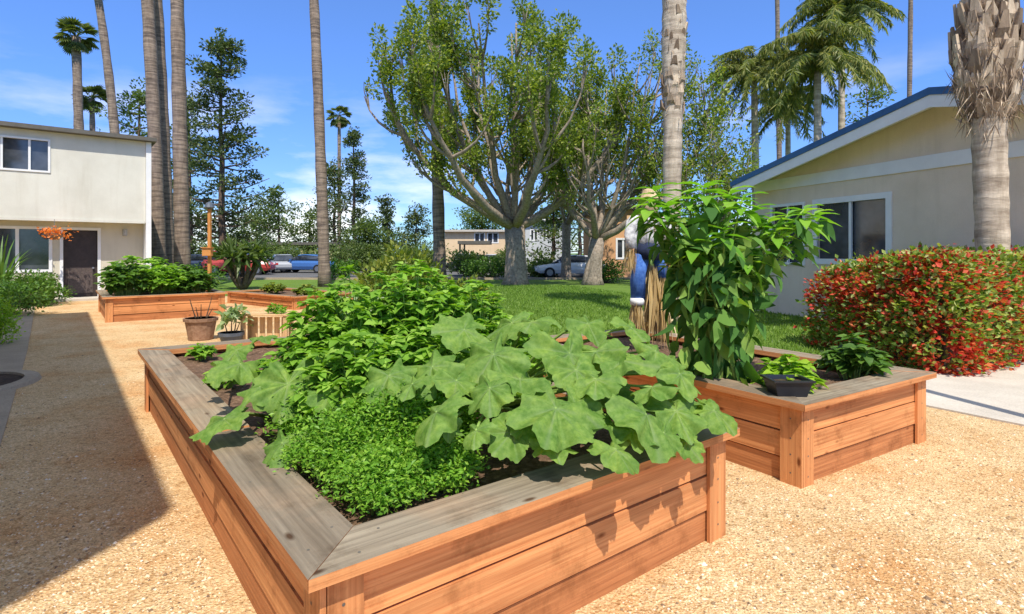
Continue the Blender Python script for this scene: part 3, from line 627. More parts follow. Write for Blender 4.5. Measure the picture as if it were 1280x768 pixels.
# ------------------------------------------------------------------ cars
def car_mesh(label, paint, loc, rot, suv=False, kind='parked_car', cat='car'):
    hb_ = .0
    t = thing(kind, label, cat, (0, 0, 0), 'cars parked beyond the lawn')
    L2, W = 2.25, .88; z0 = .28; belt = .95 if not suv else 1.08; top = 1.45 if not suv else 1.78
    st = [(-L2, .45, belt - .28, .72), (-L2 + .1, .3, belt - .12, .82), (-1.5, z0, belt - .02, W), (-.6, z0, belt, W), (.7, z0, belt, W), (1.3, z0, belt - .1, W), (L2 - .25, .3, belt - .2, .8), (L2, .42, belt - .36, .66)]
    if suv: st = [(-L2, .5, belt - .1, .78), (-L2 + .08, .35, belt, .85)] + st[2:]
    def loft(sec):
        vs_ = []; n_ = 8
        for (x, a, c_, wv) in sec:
            m_ = (a + c_) / 2
            vs_ += [(x, -wv * .9, a), (x, -wv, a + (c_ - a) * .35), (x, -wv * .98, a + (c_ - a) * .75), (x, -wv * .86, c_), (x, wv * .86, c_), (x, wv * .98, a + (c_ - a) * .75), (x, wv, a + (c_ - a) * .35), (x, wv * .9, a)]
        fs = [(i * n_ + k, (i + 1) * n_ + k, (i + 1) * n_ + (k + 1) % n_, i * n_ + (k + 1) % n_) for i in range(len(sec) - 1) for k in range(n_)]
        fs += [tuple(range(n_)), tuple(range((len(sec) - 1) * n_, len(sec) * n_))[::-1]]
        mb = MB(); mb.add(vs_, fs); return mb
    body = loft(st).build('body', paint, t, smooth=False)
    rb = -1.95 if suv else -1.6
    cs = [(rb, belt - .03, belt + .02, .78), (rb + .35 if not suv else rb + .12, belt - .03, top - .08, .68), (-.3, belt - .03, top - .02, .68), (.3, belt - .03, top - .05, .67), (1.15, belt - .08, belt + .02, .76)]
    loft(cs).build('windows', M['glass'], t)
    mb = MB(); x0 = rb + .3 if not suv else rb + .1
    vs_ = []
    for (x, z) in ((x0, top - .09), (-.3, top), (.34, top - .05)): vs_ += [(x, -.6, z), (x, .6, z), (x, .64, z - .05), (x, -.64, z - .05)]
    mb.add(vs_, [(0, 4, 5, 1), (4, 8, 9, 5), (3, 7, 4, 0), (7, 11, 8, 4), (1, 5, 6, 2), (5, 9, 10, 6)]); 
    mb.build('roof', paint, t)
    for sgn in (-1, 1):
        for xw in (-1.4, 1.4):
            mb = MB(); mb.tube([(xw, sgn * .7, .33), (xw, sgn * .9, .33)], .33, 20); tw = mb.build('wheel', M['tyre'], t)
            mb = MB(); mb.tube([(xw, sgn * .89, .33), (xw, sgn * .915, .33)], .2, 14); mb.build('rim', M['metal'], tw)
        mb = MB(); mb.board((L2 - .12, sgn * .66 - .13, belt - .33), (.1, 0, 0), (0, .26, 0), (0, 0, .12)); mb.build('headlight', M['lampclear'], t)
        mb = MB(); mb.board((-L2 - .01, sgn * .66 - .12, belt - .3), (.1, 0, 0), (0, .24, 0), (0, 0, .14)); mb.build('tail_light', M['lampred'], t)
        mb = MB(); mb.board((.75, sgn * .9 - .05, belt), (.1, 0, 0), (0, .16 * sgn, 0), (0, 0, .12)); mb.build('wing_mirror', paint, t)
    t.location = loc; t.rotation_euler.z = rot
    return t
def paint(name, c): return plain(name, c, .25, .02, 1, spec=.6)
def carat(px, Y, *a, **k): return xy(P(px, 0, Y))
car_mesh('white car parked behind the second broad tree, its bonnet pointing left', paint('paint_white', (.75, .76, .78)), carat(712, 36), R(184))
car_mesh('blue car parked on the left between the thin palm trunk and the grey cars', paint('paint_blue', (.06, .16, .42)), carat(383, 44), R(170))
car_mesh('silver grey car parked left of the blue car', paint('paint_silver', (.4, .42, .45)), carat(352, 45), R(120))
car_mesh('red van parked behind the low multi stemmed plant', paint('paint_red', (.42, .05, .04)), carat(300, 40), R(8), suv=True, kind='parked_van', cat='van')
car_mesh('dark blue car parked in the shade right behind the orange wooden post', paint('paint_navy', (.03, .045, .09)), carat(252, 44), R(4))
car_mesh('black car parked under the carport left of the broad tree', paint('paint_black', (.02, .02, .022)), carat(590, 47), R(182))
car_mesh('white car parked in front of the peach apartment block', paint('paint_offwhite', (.66, .66, .64)), carat(616, 50), R(95))
car_mesh('dark grey car parked behind the trunk of the second broad tree', paint('paint_grey', (.09, .1, .11)), carat(762, 38), R(178), suv=True)

# ------------------------------------------------------------------ trees
def lumps(center, r, n, flat=.8): return np.array(center) + unit(rng.normal(size=(n, 3))) * (rng.random((n, 1)) ** .45) * r * [1, 1, flat]
def broad_tree(label, base, fork, crown_c, R_, Rz, tr, seed, nl=11, leaf=.2, per=85, mat_='leaf_tree', group='broad trees with pale branches on the lawn'):
    """vase-shaped tree: limbs sweep out and up from a low fork, upright whips carry leaf clumps"""
    global rng; rs = random.Random(seed); rng = np.random.default_rng(seed)
    t = thing('broad_tree', label, 'tree', base, group); base = Vector(base); fk = base + Vector(fork)
    cc = base + Vector(crown_c); tb = MB(); lf = MB()
    tb.tube([base + Vector((0, 0, -.1)), base + Vector((0, 0, .25)), base.lerp(fk, .5), fk], [tr * 1.2, tr * 1.0, tr * .86, tr * .92], 12)
    for k in range(5):
        a = rs.random() * 6.28; tb.tube([base + Vector((math.cos(a) * tr * 1.15, math.sin(a) * tr * 1.15, -.05)), base + Vector((math.cos(a) * tr * .78, math.sin(a) * tr * .78, .35)), fk + Vector((math.cos(a), math.sin(a), 0)) * tr * .35], [tr * .3, tr * .35, tr * .3], 7)
    cl = []
    for i in range(nl):
        a = 2 * math.pi * i / nl * 2.0 + rs.uniform(-.35, .35); q = (.95 if i % 2 else .5) * rs.uniform(.8, 1.05)
        if i == 0: q = .15
        e = cc + Vector((math.cos(a) * R_ * q, math.sin(a) * R_ * q, Rz * (math.sqrt(max(0, 1 - min(q, .98) ** 2)) * .85 - (.25 if q > .8 else 0))))
        c1 = fk + Vector(((e.x - fk.x) * .75, (e.y - fk.y) * .75, (e.z - fk.z) * .28)); pts_ = bez(fk - Vector((0, 0, .1)), c1, e, 9)
        pts_ = [p + noise.noise_vector(p * .9 + Vector((seed, 0, 0))) * .22 * min(1, k_ / 3) for k_, p in enumerate(pts_)]
        r0 = tr * .42 * (1.1 if q > .7 else .9); tb.tube(pts_, [r0 * (1 - .82 * (k_ / 8)) for k_ in range(9)], 7)
        cl.append((pts_[-1], 1.0))
        for j in range(9):
            k_ = rs.randint(2, 7); s_ = pts_[k_]; az = a + rs.uniform(-1.5, 1.5); ln = rs.uniform(.18, .42) * R_
            e2 = s_ + Vector((math.cos(az) * ln, math.sin(az) * ln, rs.uniform(.5, 1.5) * ln + .4))
            rel = e2 - cc; m_ = math.sqrt((rel.x / R_) ** 2 + (rel.y / R_) ** 2 + (rel.z / Rz) ** 2)
            if m_ > 1: e2 = cc + rel / m_
            p2 = bez(s_, s_ + Vector(((e2.x - s_.x) * .8, (e2.y - s_.y) * .8, (e2.z - s_.z) * .25)), e2, 5)
            tb.tube(p2, [r0 * .36 * (1 - .75 * m / 4) for m in range(5)], 5, cap=False)
            cl.append((e2, 1.0))
            if e2.z > cc.z - Rz * .75: cl.append((p2[3], .7))
            for _ in range(3):
                az3 = rs.random() * 6.28; l3 = rs.uniform(.5, 1.1); e3 = e2 + Vector((math.cos(az3) * l3 * .55, math.sin(az3) * l3 * .55, l3 * rs.uniform(.5, 1.2)))
                tb.tube([p2[3], e2.lerp(e3, .4), e3], [r0 * .12, r0 * .08, .012], 4, cap=False); cl.append((e3, .8))
    for c_, s_ in cl:
        if rs.random() < .42: continue
        n_ = int(per * s_ * rs.uniform(.5, 1.3)); p_ = lumps(c_, .46 * s_, n_, 1.45); d_ = unit(p_ - np.array(c_)) + rng.normal(size=(n_, 3)) * .5 + [0, 0, .25]
        cards(lf, p_, d_, rng.uniform(.6, 1.2, n_) * leaf, KITE)
    tb.build('trunk', M['bark_grey'], t, smooth=True); lf.build('crown', M[mat_], t)
    return t
bA = G(646, 356); 
broad_tree('broad pale-limbed tree with a wide spreading crown, in the middle of the lawn', bA, (-.1, 0, 2.9), (-1.1, 0, 8.1), 6.3, 4.9, .56, 3, nl=14, per=185, leaf=.18)
bB = G(741, 356); bB = xy(P(741, 0, 27.5))
broad_tree('broad pale-limbed tree right of the largest tree, beside the mid palm trunk', bB, (.2, 0, 2.3), (2.2, .5, 6.9), 4.9, 4.4, .42, 11, nl=11, per=110, leaf=.17)
broad_tree('thinner pale-limbed tree standing behind the two larger broad trees', xy(P(708, 0, 34)), (0, 0, 3.4), (.4, 0, 7.5), 4.0, 4.2, .3, 21, nl=8, per=50)
broad_tree('sparse leafy tree left of the house roof, behind the mid palm', xy(P(872, 0, 24)), (.1, 0, 2.2), (.3, 0, 4.6), 1.9, 2.9, .15, 31, nl=7, per=40, leaf=.16, group='background trees')
def tier_tree(label, base, h, r, tr, seed, tiers=16, leaf=.2, per=45, z0=.25, mat_='leaf_pine', shape=1.0, name='pine_tree', droop=0, clump=.5):
    global rng; rs = random.Random(seed); rng = np.random.default_rng(seed); base = Vector(base)
    t = thing(name, label, 'tree', base, 'background trees'); tb = MB(); lf = MB()
    top = base + Vector((rs.uniform(-.3, .3), 0, h)); tp = [base.lerp(top, k / 8) + Vector((rs.uniform(-.1, .1), rs.uniform(-.1, .1), 0)) for k in range(9)]
    tb.tube(tp, [tr * (1 - .85 * k / 8) for k in range(9)], 8)
    for i in range(tiers):
        f = z0 + (1 - z0) * i / tiers; env = r * ((1 - f) / (1 - z0)) ** shape * (1 if shape < 1 else 1) + .25
        for j in range(rs.randint(3, 5)):
            a = rs.random() * 6.28; ln = env * rs.uniform(.5, 1.1); s_ = base.lerp(top, min(.98, f + rs.uniform(-.02, .02)))
            e = s_ + Vector((math.cos(a) * ln, math.sin(a) * ln, ln * rs.uniform(.05, .4) - droop * ln)); tb.tube([s_, s_.lerp(e, .5) - Vector((0, 0, .08 * ln)), e], [tr * .25, tr * .14, .02], 4, cap=False)
            for k in range(3):
                if rs.random() < .25: continue
                c_ = s_.lerp(e, 1 - k * .3) + Vector((rs.uniform(-.3, .3), rs.uniform(-.3, .3), rs.uniform(0, .3))); n_ = int(per * rs.uniform(.5, 1.2)); cr = clump * rs.uniform(.6, 1.2)
                p_ = lumps(c_, cr, n_, .65); cards(lf, p_, unit(p_ - np.array(c_)) + rng.normal(size=(n_, 3)) * .4 + [0, 0, .3], rng.uniform(.6, 1.2, n_) * leaf, KITE)
    n_ = per; p_ = lumps(top, clump, n_, 1.2); cards(lf, p_, rdir(n_, .5), leaf, KITE)
    tb.build('trunk', M['bark_dark'], t, smooth=True); lf.build('crown', M[mat_], t); return t
def hgt(py, Y): return CAM_H - (py - HZ) / FPX * Y
tier_tree('tall open pine with dark clumps right of the dark palm trunk', xy(P(276, 0, 40)), hgt(48, 40), 3.3, .3, 5, 19, .26, 80, .12, shape=.5, clump=.7)
tier_tree('bushy tree showing between the palms above the apartment roof', xy(P(172, 0, 46)), hgt(112, 46), 3.0, .3, 6, 9, .28, 60, .35, shape=.4, mat_='leaf_far', name='leafy_tree', clump=.9)
tier_tree('slim dark tree filling the gap behind the twin palm trunks', xy(P(238, 0, 50)), hgt(120, 50), 2.8, .3, 8, 14, .28, 45, .12, shape=.5, clump=.7)
tier_tree('narrow conical conifer beside the thin far palm', xy(P(443, 0, 55)), hgt(165, 55), 2.6, .25, 9, 16, .28, 50, .08, shape=.8, clump=.6)
tier_tree('grey green conifer just right of the bare thin palm trunk', xy(P(418, 0, 60)), hgt(205, 60), 3.2, .25, 10, 12, .3, 50, .08, shape=.6, clump=.8)
tier_tree('small conical tree left of the peach block', xy(P(484, 0, 60)), hgt(248, 60), 2.3, .2, 12, 10, .3, 40, .08, shape=.9, clump=.6)
tier_tree('round leafy tree alone in the gap left of the thin palm trunk', xy(P(350, 0, 58)), hgt(240, 58), 2.7, .2, 13, 7, .3, 50, .4, shape=.35, mat_='leaf_far', name='leafy_tree', clump=.9)
tier_tree('low leafy tree at the left end of the carport', xy(P(322, 0, 62)), hgt(268, 62), 3.5, .2, 14, 6, .3, 60, .25, shape=.35, mat_='leaf_far', name='leafy_tree', clump=1.0)
tier_tree('low leafy tree behind the carport, right of the round tree', xy(P(385, 0, 62)), hgt(262, 62), 3.2, .2, 15, 6, .3, 60, .2, shape=.35, mat_='leaf_far', name='leafy_tree', clump=1.0)
tier_tree('dark round tree peeking over the peach block roof', xy(P(603, 0, 76)), hgt(258, 76), 4.4, .3, 16, 7, .34, 90, .3, shape=.3, mat_='leaf_far', name='leafy_tree', clump=1.3)
tier_tree('leafy tree behind the pale grey apartment block', xy(P(725, 0, 66)), hgt(240, 66), 6, .3, 17, 8, .34, 70, .2, shape=.3, mat_='leaf_far', name='leafy_tree', clump=1.2)
tier_tree('leafy tree behind the ochre building, left of the scarecrow', xy(P(790, 0, 52)), hgt(215, 52), 4.5, .3, 18, 8, .3, 60, .2, shape=.3, mat_='leaf_far', name='leafy_tree', clump=1.0)
tier_tree('leafy tree against the sky just left of the house eave', xy(P(905, 0, 34)), hgt(190, 34), 2.6, .2, 19, 8, .25, 45, .2, shape=.4, mat_='leaf_far', name='leafy_tree', clump=.7)
tier_tree('leafy tree rising over the right slope of the blue edged roof', xy(P(1080, 0, 38)), hgt(108, 38), 2.8, .2, 20, 8, .25, 45, .3, shape=.4, mat_='leaf_far', name='leafy_tree', clump=.7)

tier_tree('small feathery conifer between the thin palm trunk and the dark palm trunk', xy(P(520, 0, 64)), hgt(262, 64), 2.6, .2, 61, 8, .3, 60, .08, shape=.6, clump=.9)
tier_tree('tall slender leafy tree between the grey block and the second broad tree', xy(P(690, 0, 44)), hgt(225, 44), 1.9, .2, 62, 8, .26, 60, .15, shape=.4, mat_='leaf_far', name='leafy_tree', clump=.8)
tier_tree('bushy leafy tree standing right of the bare slender palm trunk', xy(P(462, 0, 50)), hgt(278, 50), 2.4, .2, 63, 6, .28, 80, .1, shape=.35, mat_='leaf_far', name='leafy_tree', clump=.9)
# palms
def fan_crown(mb, c, r, n=34, seed=0, skirt=True):
    rs = random.Random(seed)
    for i in range(n):
        a = rs.random() * 6.28; el = rs.uniform(-.9, 1.2); d = Vector((math.cos(a) * math.cos(el), math.sin(a) * math.cos(el), math.sin(el)))
        pe = Vector(c) + d * r * rs.uniform(.45, .6); mb.tube([c, pe], [r * .02, r * .012], 3, cap=False)
        k = 11; fan = []; side = d.cross(Vector((0, 0, 1))).normalized(); upn = side.cross(d)
        for j in range(k):
            b_ = -1.25 + 2.5 * j / (k - 1); fan.append(d * math.cos(b_) + side * math.sin(b_) - Vector((0, 0, .25)))
        cards(mb, np.tile(np.array(pe), (k, 1)), np.array(fan), r * .5, (SLIM[0] * [1.2, 1, 1.6], SLIM[1]), ups=np.tile(np.array(upn) + [0, 0, .01], (k, 1)))
def fan_palm(label, px, py_base, px_top, py_top, Y, r, cr=1.5, bend=0, mat_='palm_brown', seed=0, r_top=None, group='tall fan palms', n=34):
    base = xy(P(px, 0, Y)); tz = hgt(py_top, Y); tx = (px_top - 640) / FPX * Y; top = Vector((tx, Y, tz))
    t = thing('fan_palm', label, 'palm tree', base, group); N = 22
    pts_ = bez(base - Vector((0, 0, .1)), base.lerp(top, .5) + Vector((bend, 0, 0)), top, N); rt = r_top or r * .7
    rad = [r * 1.25 if k == 0 else (r + (rt - r) * k / (N - 1)) * (1 + .05 * ((k * 7 + seed) % 3 - 1)) for k in range(N)]
    mb = MB(); mb.tube(pts_, rad, 12); mb.build('trunk', M[mat_], t, smooth=True)
    mb = MB(); fan_crown(mb, top, cr, n, seed); mb.build('crown', M['leaf_fan'], t); return t
fan_palm('fan palm with a small bushy crown, nearest the left edge above the roof', 104, 0, 95, 46, 52, .42, 1.9, seed=1, r_top=.36)
fan_palm('short fan palm crown just above the apartment roof', 118, 0, 115, 124, 56, .32, 1.8, seed=2)
fan_palm('tall fan palm whose trunk curves to the left above the roof', 152, 0, 118, -30, 42, .36, 1.7, bend=.9, seed=3, r_top=.25)
fan_palm('tall brown palm trunk, left one of the touching pair', 200, 0, 176, -130, 26, .31, 1.7, bend=.2, seed=4, r_top=.24)
fan_palm('tall brown palm trunk, right one of the touching pair', 211, 0, 190, -105, 27, .30, 1.7, bend=.15, seed=5, r_top=.22)
fan_palm('darkest tall palm trunk, standing right beside the far raised bed', 229, 0, 219, -120, 23, .30, 1.6, seed=6, r_top=.23)
fan_palm('single slender grey palm trunk left of the broad tree', 406, 0, 388, -90, 26, .27, 1.6, bend=.1, seed=7, r_top=.2)
fan_palm('far thin fan palm with a tiny crown beside the conical conifer', 424, 0, 424, 145, 70, .26, 1.7, seed=8, r_top=.2)
fan_palm('dark palm trunk passing behind the crown of the largest broad tree', 550, 0, 541, -40, 30, .34, 1.7, seed=9, r_top=.25)
fan_palm('thin far palm trunk rising among the feathery palms', 976, 0, 971, -40, 46, .24, 1.6, seed=10, r_top=.16)
fan_palm('very thin far palm trunk right of the feathery palms', 1134, 0, 1139, -50, 48, .22, 1.6, seed=12, r_top=.17)
def feather_crown(mb, c, L_, n, seed, droop=1.0):
    rs = random.Random(seed); c = Vector(c)
    for i in range(n):
        a = 2 * math.pi * (i * .381966) + rs.uniform(-.2, .2); el = rs.uniform(-.5, 1.4); h_ = Vector((math.cos(a), math.sin(a), 0)); ln = L_ * rs.uniform(.8, 1.1)
        e = c + h_ * ln * (.45 + .45 * math.cos(el)) + Vector((0, 0, ln * (math.sin(el) * .85 - .38 * droop))); m_ = c + h_ * ln * .42 * math.cos(el) + Vector((0, 0, ln * (.3 + .45 * math.sin(el))))
        pts_ = bez(c, m_, e, 12); mb.tube(pts_[::2] + [pts_[-1]], [.035, .03, .025, .02, .015, .01, .006], 3, cap=False)
        P_, D_ = [], []
        for k in range(1, 12):
            tan = (pts_[k] - pts_[k - 1]).normalized(); side = tan.cross(Vector((0, 0, 1))).normalized()
            for f in (0, .1, .2, .3, .4, .5, .6, .7, .8, .9):
                p = pts_[k - 1].lerp(pts_[k], f)
                for sg in (-1, 1): P_.append(p); D_.append(side * sg * rs.uniform(.3, 1) + tan * rs.uniform(.1, .6) + Vector((rs.gauss(0, .25), rs.gauss(0, .25), -rs.uniform(.0, 1.8))))
        cards(mb, P_, D_, rng.uniform(.5, .8, len(P_)) * ln * .22, (SLIM[0] * [.17, 1, 1.4], SLIM[1]))
def queen_palm(label, px, py_c, Y, r, L_, n, seed, bend=0):
    base = xy(P(px, 0, Y)); top = Vector((base.x + bend, Y, hgt(py_c, Y))); t = thing('queen_palm', label, 'palm tree', base, 'feathery palms behind the house')
    mb = MB(); pp = bez(base, base.lerp(top, .5) + Vector((bend * .2, 0, 0)), top, 12); mb.tube(pp, [r * (1.2 - .4 * k / 11) for k in range(12)], 12); mb.build('trunk', M['palm_pale'], t, smooth=True)
    mb = MB(); feather_crown(mb, top, L_, n, seed); mb.build('crown', M['leaf_palm'], t); return t
queen_palm('feathery palm at the left, its drooping crown just above the house eave', 948, 95, 26, .17, 2.5, 44, 1, -.2)
queen_palm('largest feathery palm with yellowish hanging fronds', 1022, 82, 23, .16, 2.8, 56, 2)
queen_palm('feathery palm with upswept blue green fronds, highest on the right', 1052, 22, 27, .16, 3.1, 40, 3)
queen_palm('smaller feathery palm behind the roof slope', 985, 140, 30, .15, 2.4, 40, 4)

def boot_palm(label, base, Y, prof, boots, crown_z, cr, tmat, seed, lean=0.0, bulge=False):
    """near palm: prof = [(z, r)], boots = (z0, z1, r0, r1, count) with old leaf bases lapped round the trunk"""
    rs = random.Random(seed); base = Vector(base); t = thing('fan_palm', label, 'palm tree', base, 'palms close to the beds')
    def cx(z): return base + Vector((lean * z / 8, 0, z))
    mb = MB(); pts_, rad = [], []
    for k in range(60):
        z = prof[0][0] + (prof[-1][0] - prof[0][0]) * k / 59
        for (a, b_) in zip(prof, prof[1:]):
            if a[0] <= z <= b_[0] + 1e-6: r = a[1] + (b_[1] - a[1]) * (z - a[0]) / (b_[0] - a[0])
        pts_.append(cx(z)); rad.append(r * (1 + .035 * math.sin(k * 2.1) + rs.uniform(-.02, .02)))
    mb.tube(pts_, rad, 20); mb.build('trunk', M[tmat], t, smooth=True)
    mb = MB(); z0, z1, ra, rb, cnt = boots
    for i in range(cnt):
        f = i / cnt; z = z0 + (z1 - z0) * f; a = i * 2.39996 + rs.uniform(-.15, .15)
        r = ra + (rb - ra) * math.sin(f ** .8 * math.pi) if bulge else ra + (rb - ra) * f
        h_ = Vector((math.cos(a), math.sin(a), 0)); s_ = Vector((-h_.y, h_.x, 0)); ln = rs.uniform(.28, .5) * (1.3 if bulge else 1); wdt = rs.uniform(.05, .1)
        o = cx(z) + h_ * r * .72; tip = o + h_ * rs.uniform(.04, .16) + Vector((0, 0, ln)) + s_ * rs.uniform(-.08, .08); md = o.lerp(tip, .5) + h_ * rs.uniform(.03, .07)
        th = h_ * .035
        mb.add([o - s_ * wdt * 1.3, o + s_ * wdt * 1.3, md - s_ * wdt, md + s_ * wdt, tip - s_ * wdt * .45, tip + s_ * wdt * .45,
                o - s_ * wdt * 1.3 - th, o + s_ * wdt * 1.3 - th, md - s_ * wdt - th, md + s_ * wdt - th, tip - s_ * wdt * .45 - th, tip + s_ * wdt * .45 - th],
               [(0, 1, 3, 2), (2, 3, 5, 4), (7, 6, 8, 9), (9, 8, 10, 11), (0, 2, 8, 6), (2, 4, 10, 8), (1, 7, 9, 3), (3, 9, 11, 5), (4, 5, 11, 10)])
    fb_ = MB(); nf_ = 900; zz = rng.uniform(z0, z1, nf_); aa = rng.uniform(0, 6.283, nf_); ff = (zz - z0) / (z1 - z0)
    rr_ = (ra + (rb - ra) * np.sin(ff ** .8 * np.pi)) if bulge else ra + (rb - ra) * ff
    hx = np.stack([np.cos(aa), np.sin(aa), np.zeros(nf_)], 1); pp_ = np.array([list(cx(z)) for z in zz]) + hx * (rr_ * .93)[:, None]
    cards(fb_, pp_, hx * .16 + rng.normal(size=(nf_, 3)) * .25 + [0, 0, -.7] * 1 + rng.choice([0, 1.6], (nf_, 1)) * np.array([0, 0, 1.0]), rng.uniform(.12, .34, nf_), (KITE[0] * [.12, 1, .4], KITE[1]), ups=hx)
    mb.v.extend([]); bq_ = len(mb.v); mb.v.extend(fb_.v); mb.f.extend([tuple(bq_ + k for k in f) for f in fb_.f]); mb.uv.extend(fb_.uv); mb.mi.extend(fb_.mi)
    mb.build('leaf_bases', M['boot'], t)
    mb = MB(); fan_crown(mb, cx(crown_z), cr, 46, seed); mb.build('crown', M['leaf_fan'], t); return t
Yp = 8.5; bp = xy(P(1245, 0, Yp)); zc = hgt(152, Yp)
boot_palm('near palm with thick ragged leaf bases, standing in front of the tan house', bp, Yp, [(0, .27), (1.5, .205), (zc - .15, .215), (zc + .3, .24), (zc + .9, .31), (zc + 1.75, .2), (zc + 5, .22)], (zc - .12, zc + 1.75, .21, .43, 230), zc + 5.2, 1.6, 'palm_pale', 3, lean=-.25, bulge=True)
Ym = 13; bm = xy(P(838, 0, Ym)); zb2 = hgt(120, Ym)
boot_palm('near palm with pale peeling trunk, between the broad trees and the tall plant', bm, Ym, [(0, .26), (2, .2), (zb2, .22), (zb2 + 1, .27), (zb2 + 6, .27)], (zb2 - .6, zb2 + 6, .19, .27, 170), zb2 + 6.2, 1.6, 'palm_pale', 5, lean=.1)
# lamp post beyond the right edge, its thin shadow crosses the concrete walk
lp = Vector((5.15, 4.1, 0)); t = thing('lamp_post', 'slim grey lamp post on the concrete walk, just out of view on the right', 'lamp post', lp)
mb = MB(); mb.tube([lp, lp + Vector((0, 0, 5.2))], .07, 12); mb.build('pole', M['metal'], t)
mb = MB(); mb.tube([lp + Vector((0, 0, 5.2)), lp + Vector((0, 0, 5.3)), lp + Vector((0, 0, 5.6)), lp + Vector((0, 0, 5.7))], [.08, .2, .16, .03], 14); mb.build('lantern', M['white'], t)

# ------------------------------------------------------------------ hedge and shrubs
def shrub(label, name, base, rx, ry, h, leafm, n, size, seed, tpl=KITE, group=None, cat='shrub', spiky=0, stems=5, rot=0):
    global rng; rng = np.random.default_rng(seed); rs = random.Random(seed); base = Vector(base); t = thing(name, label, cat, base, group)
    mb = MB(); lf = MB(); k = 0; P_ = []
    nl = max(6, int(n / 70)); cs = []
    for i in range(nl):
        a = rs.random() * 6.28; q = math.sqrt(rs.random()); z = rs.uniform(.25, .85) * (1 - .35 * q * q); cs.append((base + Vector((math.cos(a) * q * rx * .8, math.sin(a) * q * ry * .8, z * h)), rs.uniform(.18, .34)))
    for c_, s_ in cs:
        if rs.random() < stems / 10: mb.tube([base + Vector((rs.uniform(-.1, .1) * rx, rs.uniform(-.1, .1) * ry, 0)), base.lerp(c_, .5) + Vector((0, 0, -.05 * h)), c_], [.03 * h + .004, .018 * h, .006], 5, cap=False)
        m_ = int(n / nl); p_ = np.array(c_) + unit(rng.normal(size=(m_, 3))) * (rng.random((m_, 1)) ** .4) * [rx * s_ * 1.6, ry * s_ * 1.6, h * s_]
        p_[:, 2] = np.maximum(p_[:, 2], base.z + .02)
        d_ = unit(p_ - np.array(c_)) + rng.normal(size=(m_, 3)) * .4 + [0, 0, spiky]; cards(lf, p_, d_, rng.uniform(.6, 1.2, m_) * size, tpl)
    if mb.v: mb.build('stem', M['twig'], t)
    lf.build('foliage', M[leafm], t); return t
# red and green hedge along the walk
def hedge():
    global rng; rng = np.random.default_rng(44); rs = random.Random(4)
    c0 = G(1178, 472); far = xy(P(1018, 0, 9.6)); rt = Vector((11.5, 10.6, 0)); bk_ = Vector((9.5, 13.0, 0))
    t = thing('hedge', 'dense hedge with red and green leaves beside the concrete walk', 'hedge', c0)
    poly = [c0 + Vector((.5, .22, 0)), rt, rt + Vector((-1.0, 1.6, 0)), far + Vector((1.4, .5, 0)), far, c0 + Vector((-.12, .5, 0)), c0 + Vector((.08, .12, 0))]
    ce = sum(poly, Vector()) / 7 + Vector((1, 1, 0))
    def top(x, y): return 1.54 + .10 * noise.noise(Vector((x, y, 0)) * 1.3) - .28 * max(0, 1 - ((Vector((x, y, 0)) - far).length) / 1.6)
    core = MB(); cp = [p + (ce - p).normalized() * .42 for p in poly]; core.prism([p[:2] for p in cp], 0, 1.2); core.build('dark_core', M['twig'], t)  # solid dark block, the hedge's inner shade put into its colour
    g, r_ = MB(), MB(); Pg, Dg, Pr, Dr = [], [], [], []
    def put(p, nrm):
        j = Vector((rs.gauss(0, .06), rs.gauss(0, .06), rs.gauss(0, .05))); q = p + j + nrm * (.12 * noise.noise(p * 2.1) + .12 * noise.noise(p * 6) - abs(rs.gauss(0, .05)))
        d = nrm * .8 + Vector((rs.gauss(0, .5), rs.gauss(0, .5), rs.gauss(.25, .5)))
        red = noise.noise(p * 7.5 + Vector((3, 1, 7))) * 1.0 + noise.noise(p * 1.2) * .5 + rs.gauss(0, .22) > .10 + .14 * (p.z > 1.3)
        (Pr if red else Pg).append(q); (Dr if red else Dg).append(d)
    for i in range(7):
        a, b_ = poly[i], poly[(i + 1) % 7]; L_ = (b_ - a).length; d = (b_ - a).normalized(); nr = Vector((d.y, -d.x, 0)); nr = -nr if nr.dot(ce - a) > 0 else nr
        vis = i in (0, 4, 5, 6); cnt = int(L_ * 1.5 * ((1700 if i < 5 else 3200) if vis else 350))
        for _ in range(cnt):
            s_ = rs.random() * L_; p = a + d * s_; zt = top(p.x, p.y); z = zt * rs.random() ** .9; bul = .18 * (1 - (z / zt) ** 3) - .05
            put(Vector((p.x, p.y, z)) + nr * bul - nr * (.12 if z > zt * .85 else 0), nr)
    for _ in range(14000):
        x = rs.uniform(4, 12); y = rs.uniform(6.5, 12)
        if in_poly(x, y, poly): put(Vector((x, y, top(x, y) - .02)), Vector((0, 0, 1)))
    cards(g, Pg, Dg, rng.uniform(.055, .10, len(Pg)), (BROAD[0] * [1.1, 1, 1], BROAD[1]) if False else (KITE[0] * [1.15, 1, 1], KITE[1])); cards(r_, Pr, Dr, rng.uniform(.05, .095, len(Pr)), (KITE[0] * [1.15, 1, 1], KITE[1]))
    g.build('green_leaves', M['hedge_green'], t); r_.build('red_leaves', M['hedge_red'], t)
    tw = MB()
    for _ in range(150):
        i = rs.choice((0, 4)); a, b_ = poly[i], poly[(i + 1) % 7]; p = a.lerp(b_, rs.random()); e = p + Vector((rs.uniform(-.15, .15), rs.uniform(-.15, .15), rs.uniform(.5, 1.2))); tw.tube([p + (ce - p).normalized() * .25, e], [.012, .004], 4, cap=False)
hedge()
S = shrub
S('bright lime green shrub at the left edge beside the shaded path', 'shrub', G(-34, 436), .34, .8, .95, 'leaf_lime', 5200, .055, 1)
S('round dark shrub under the ground floor window', 'shrub', xy(P(28, 0, 16.5)), 1.0, .9, 1.1, 'leaf_shrub', 3200, .1, 2)
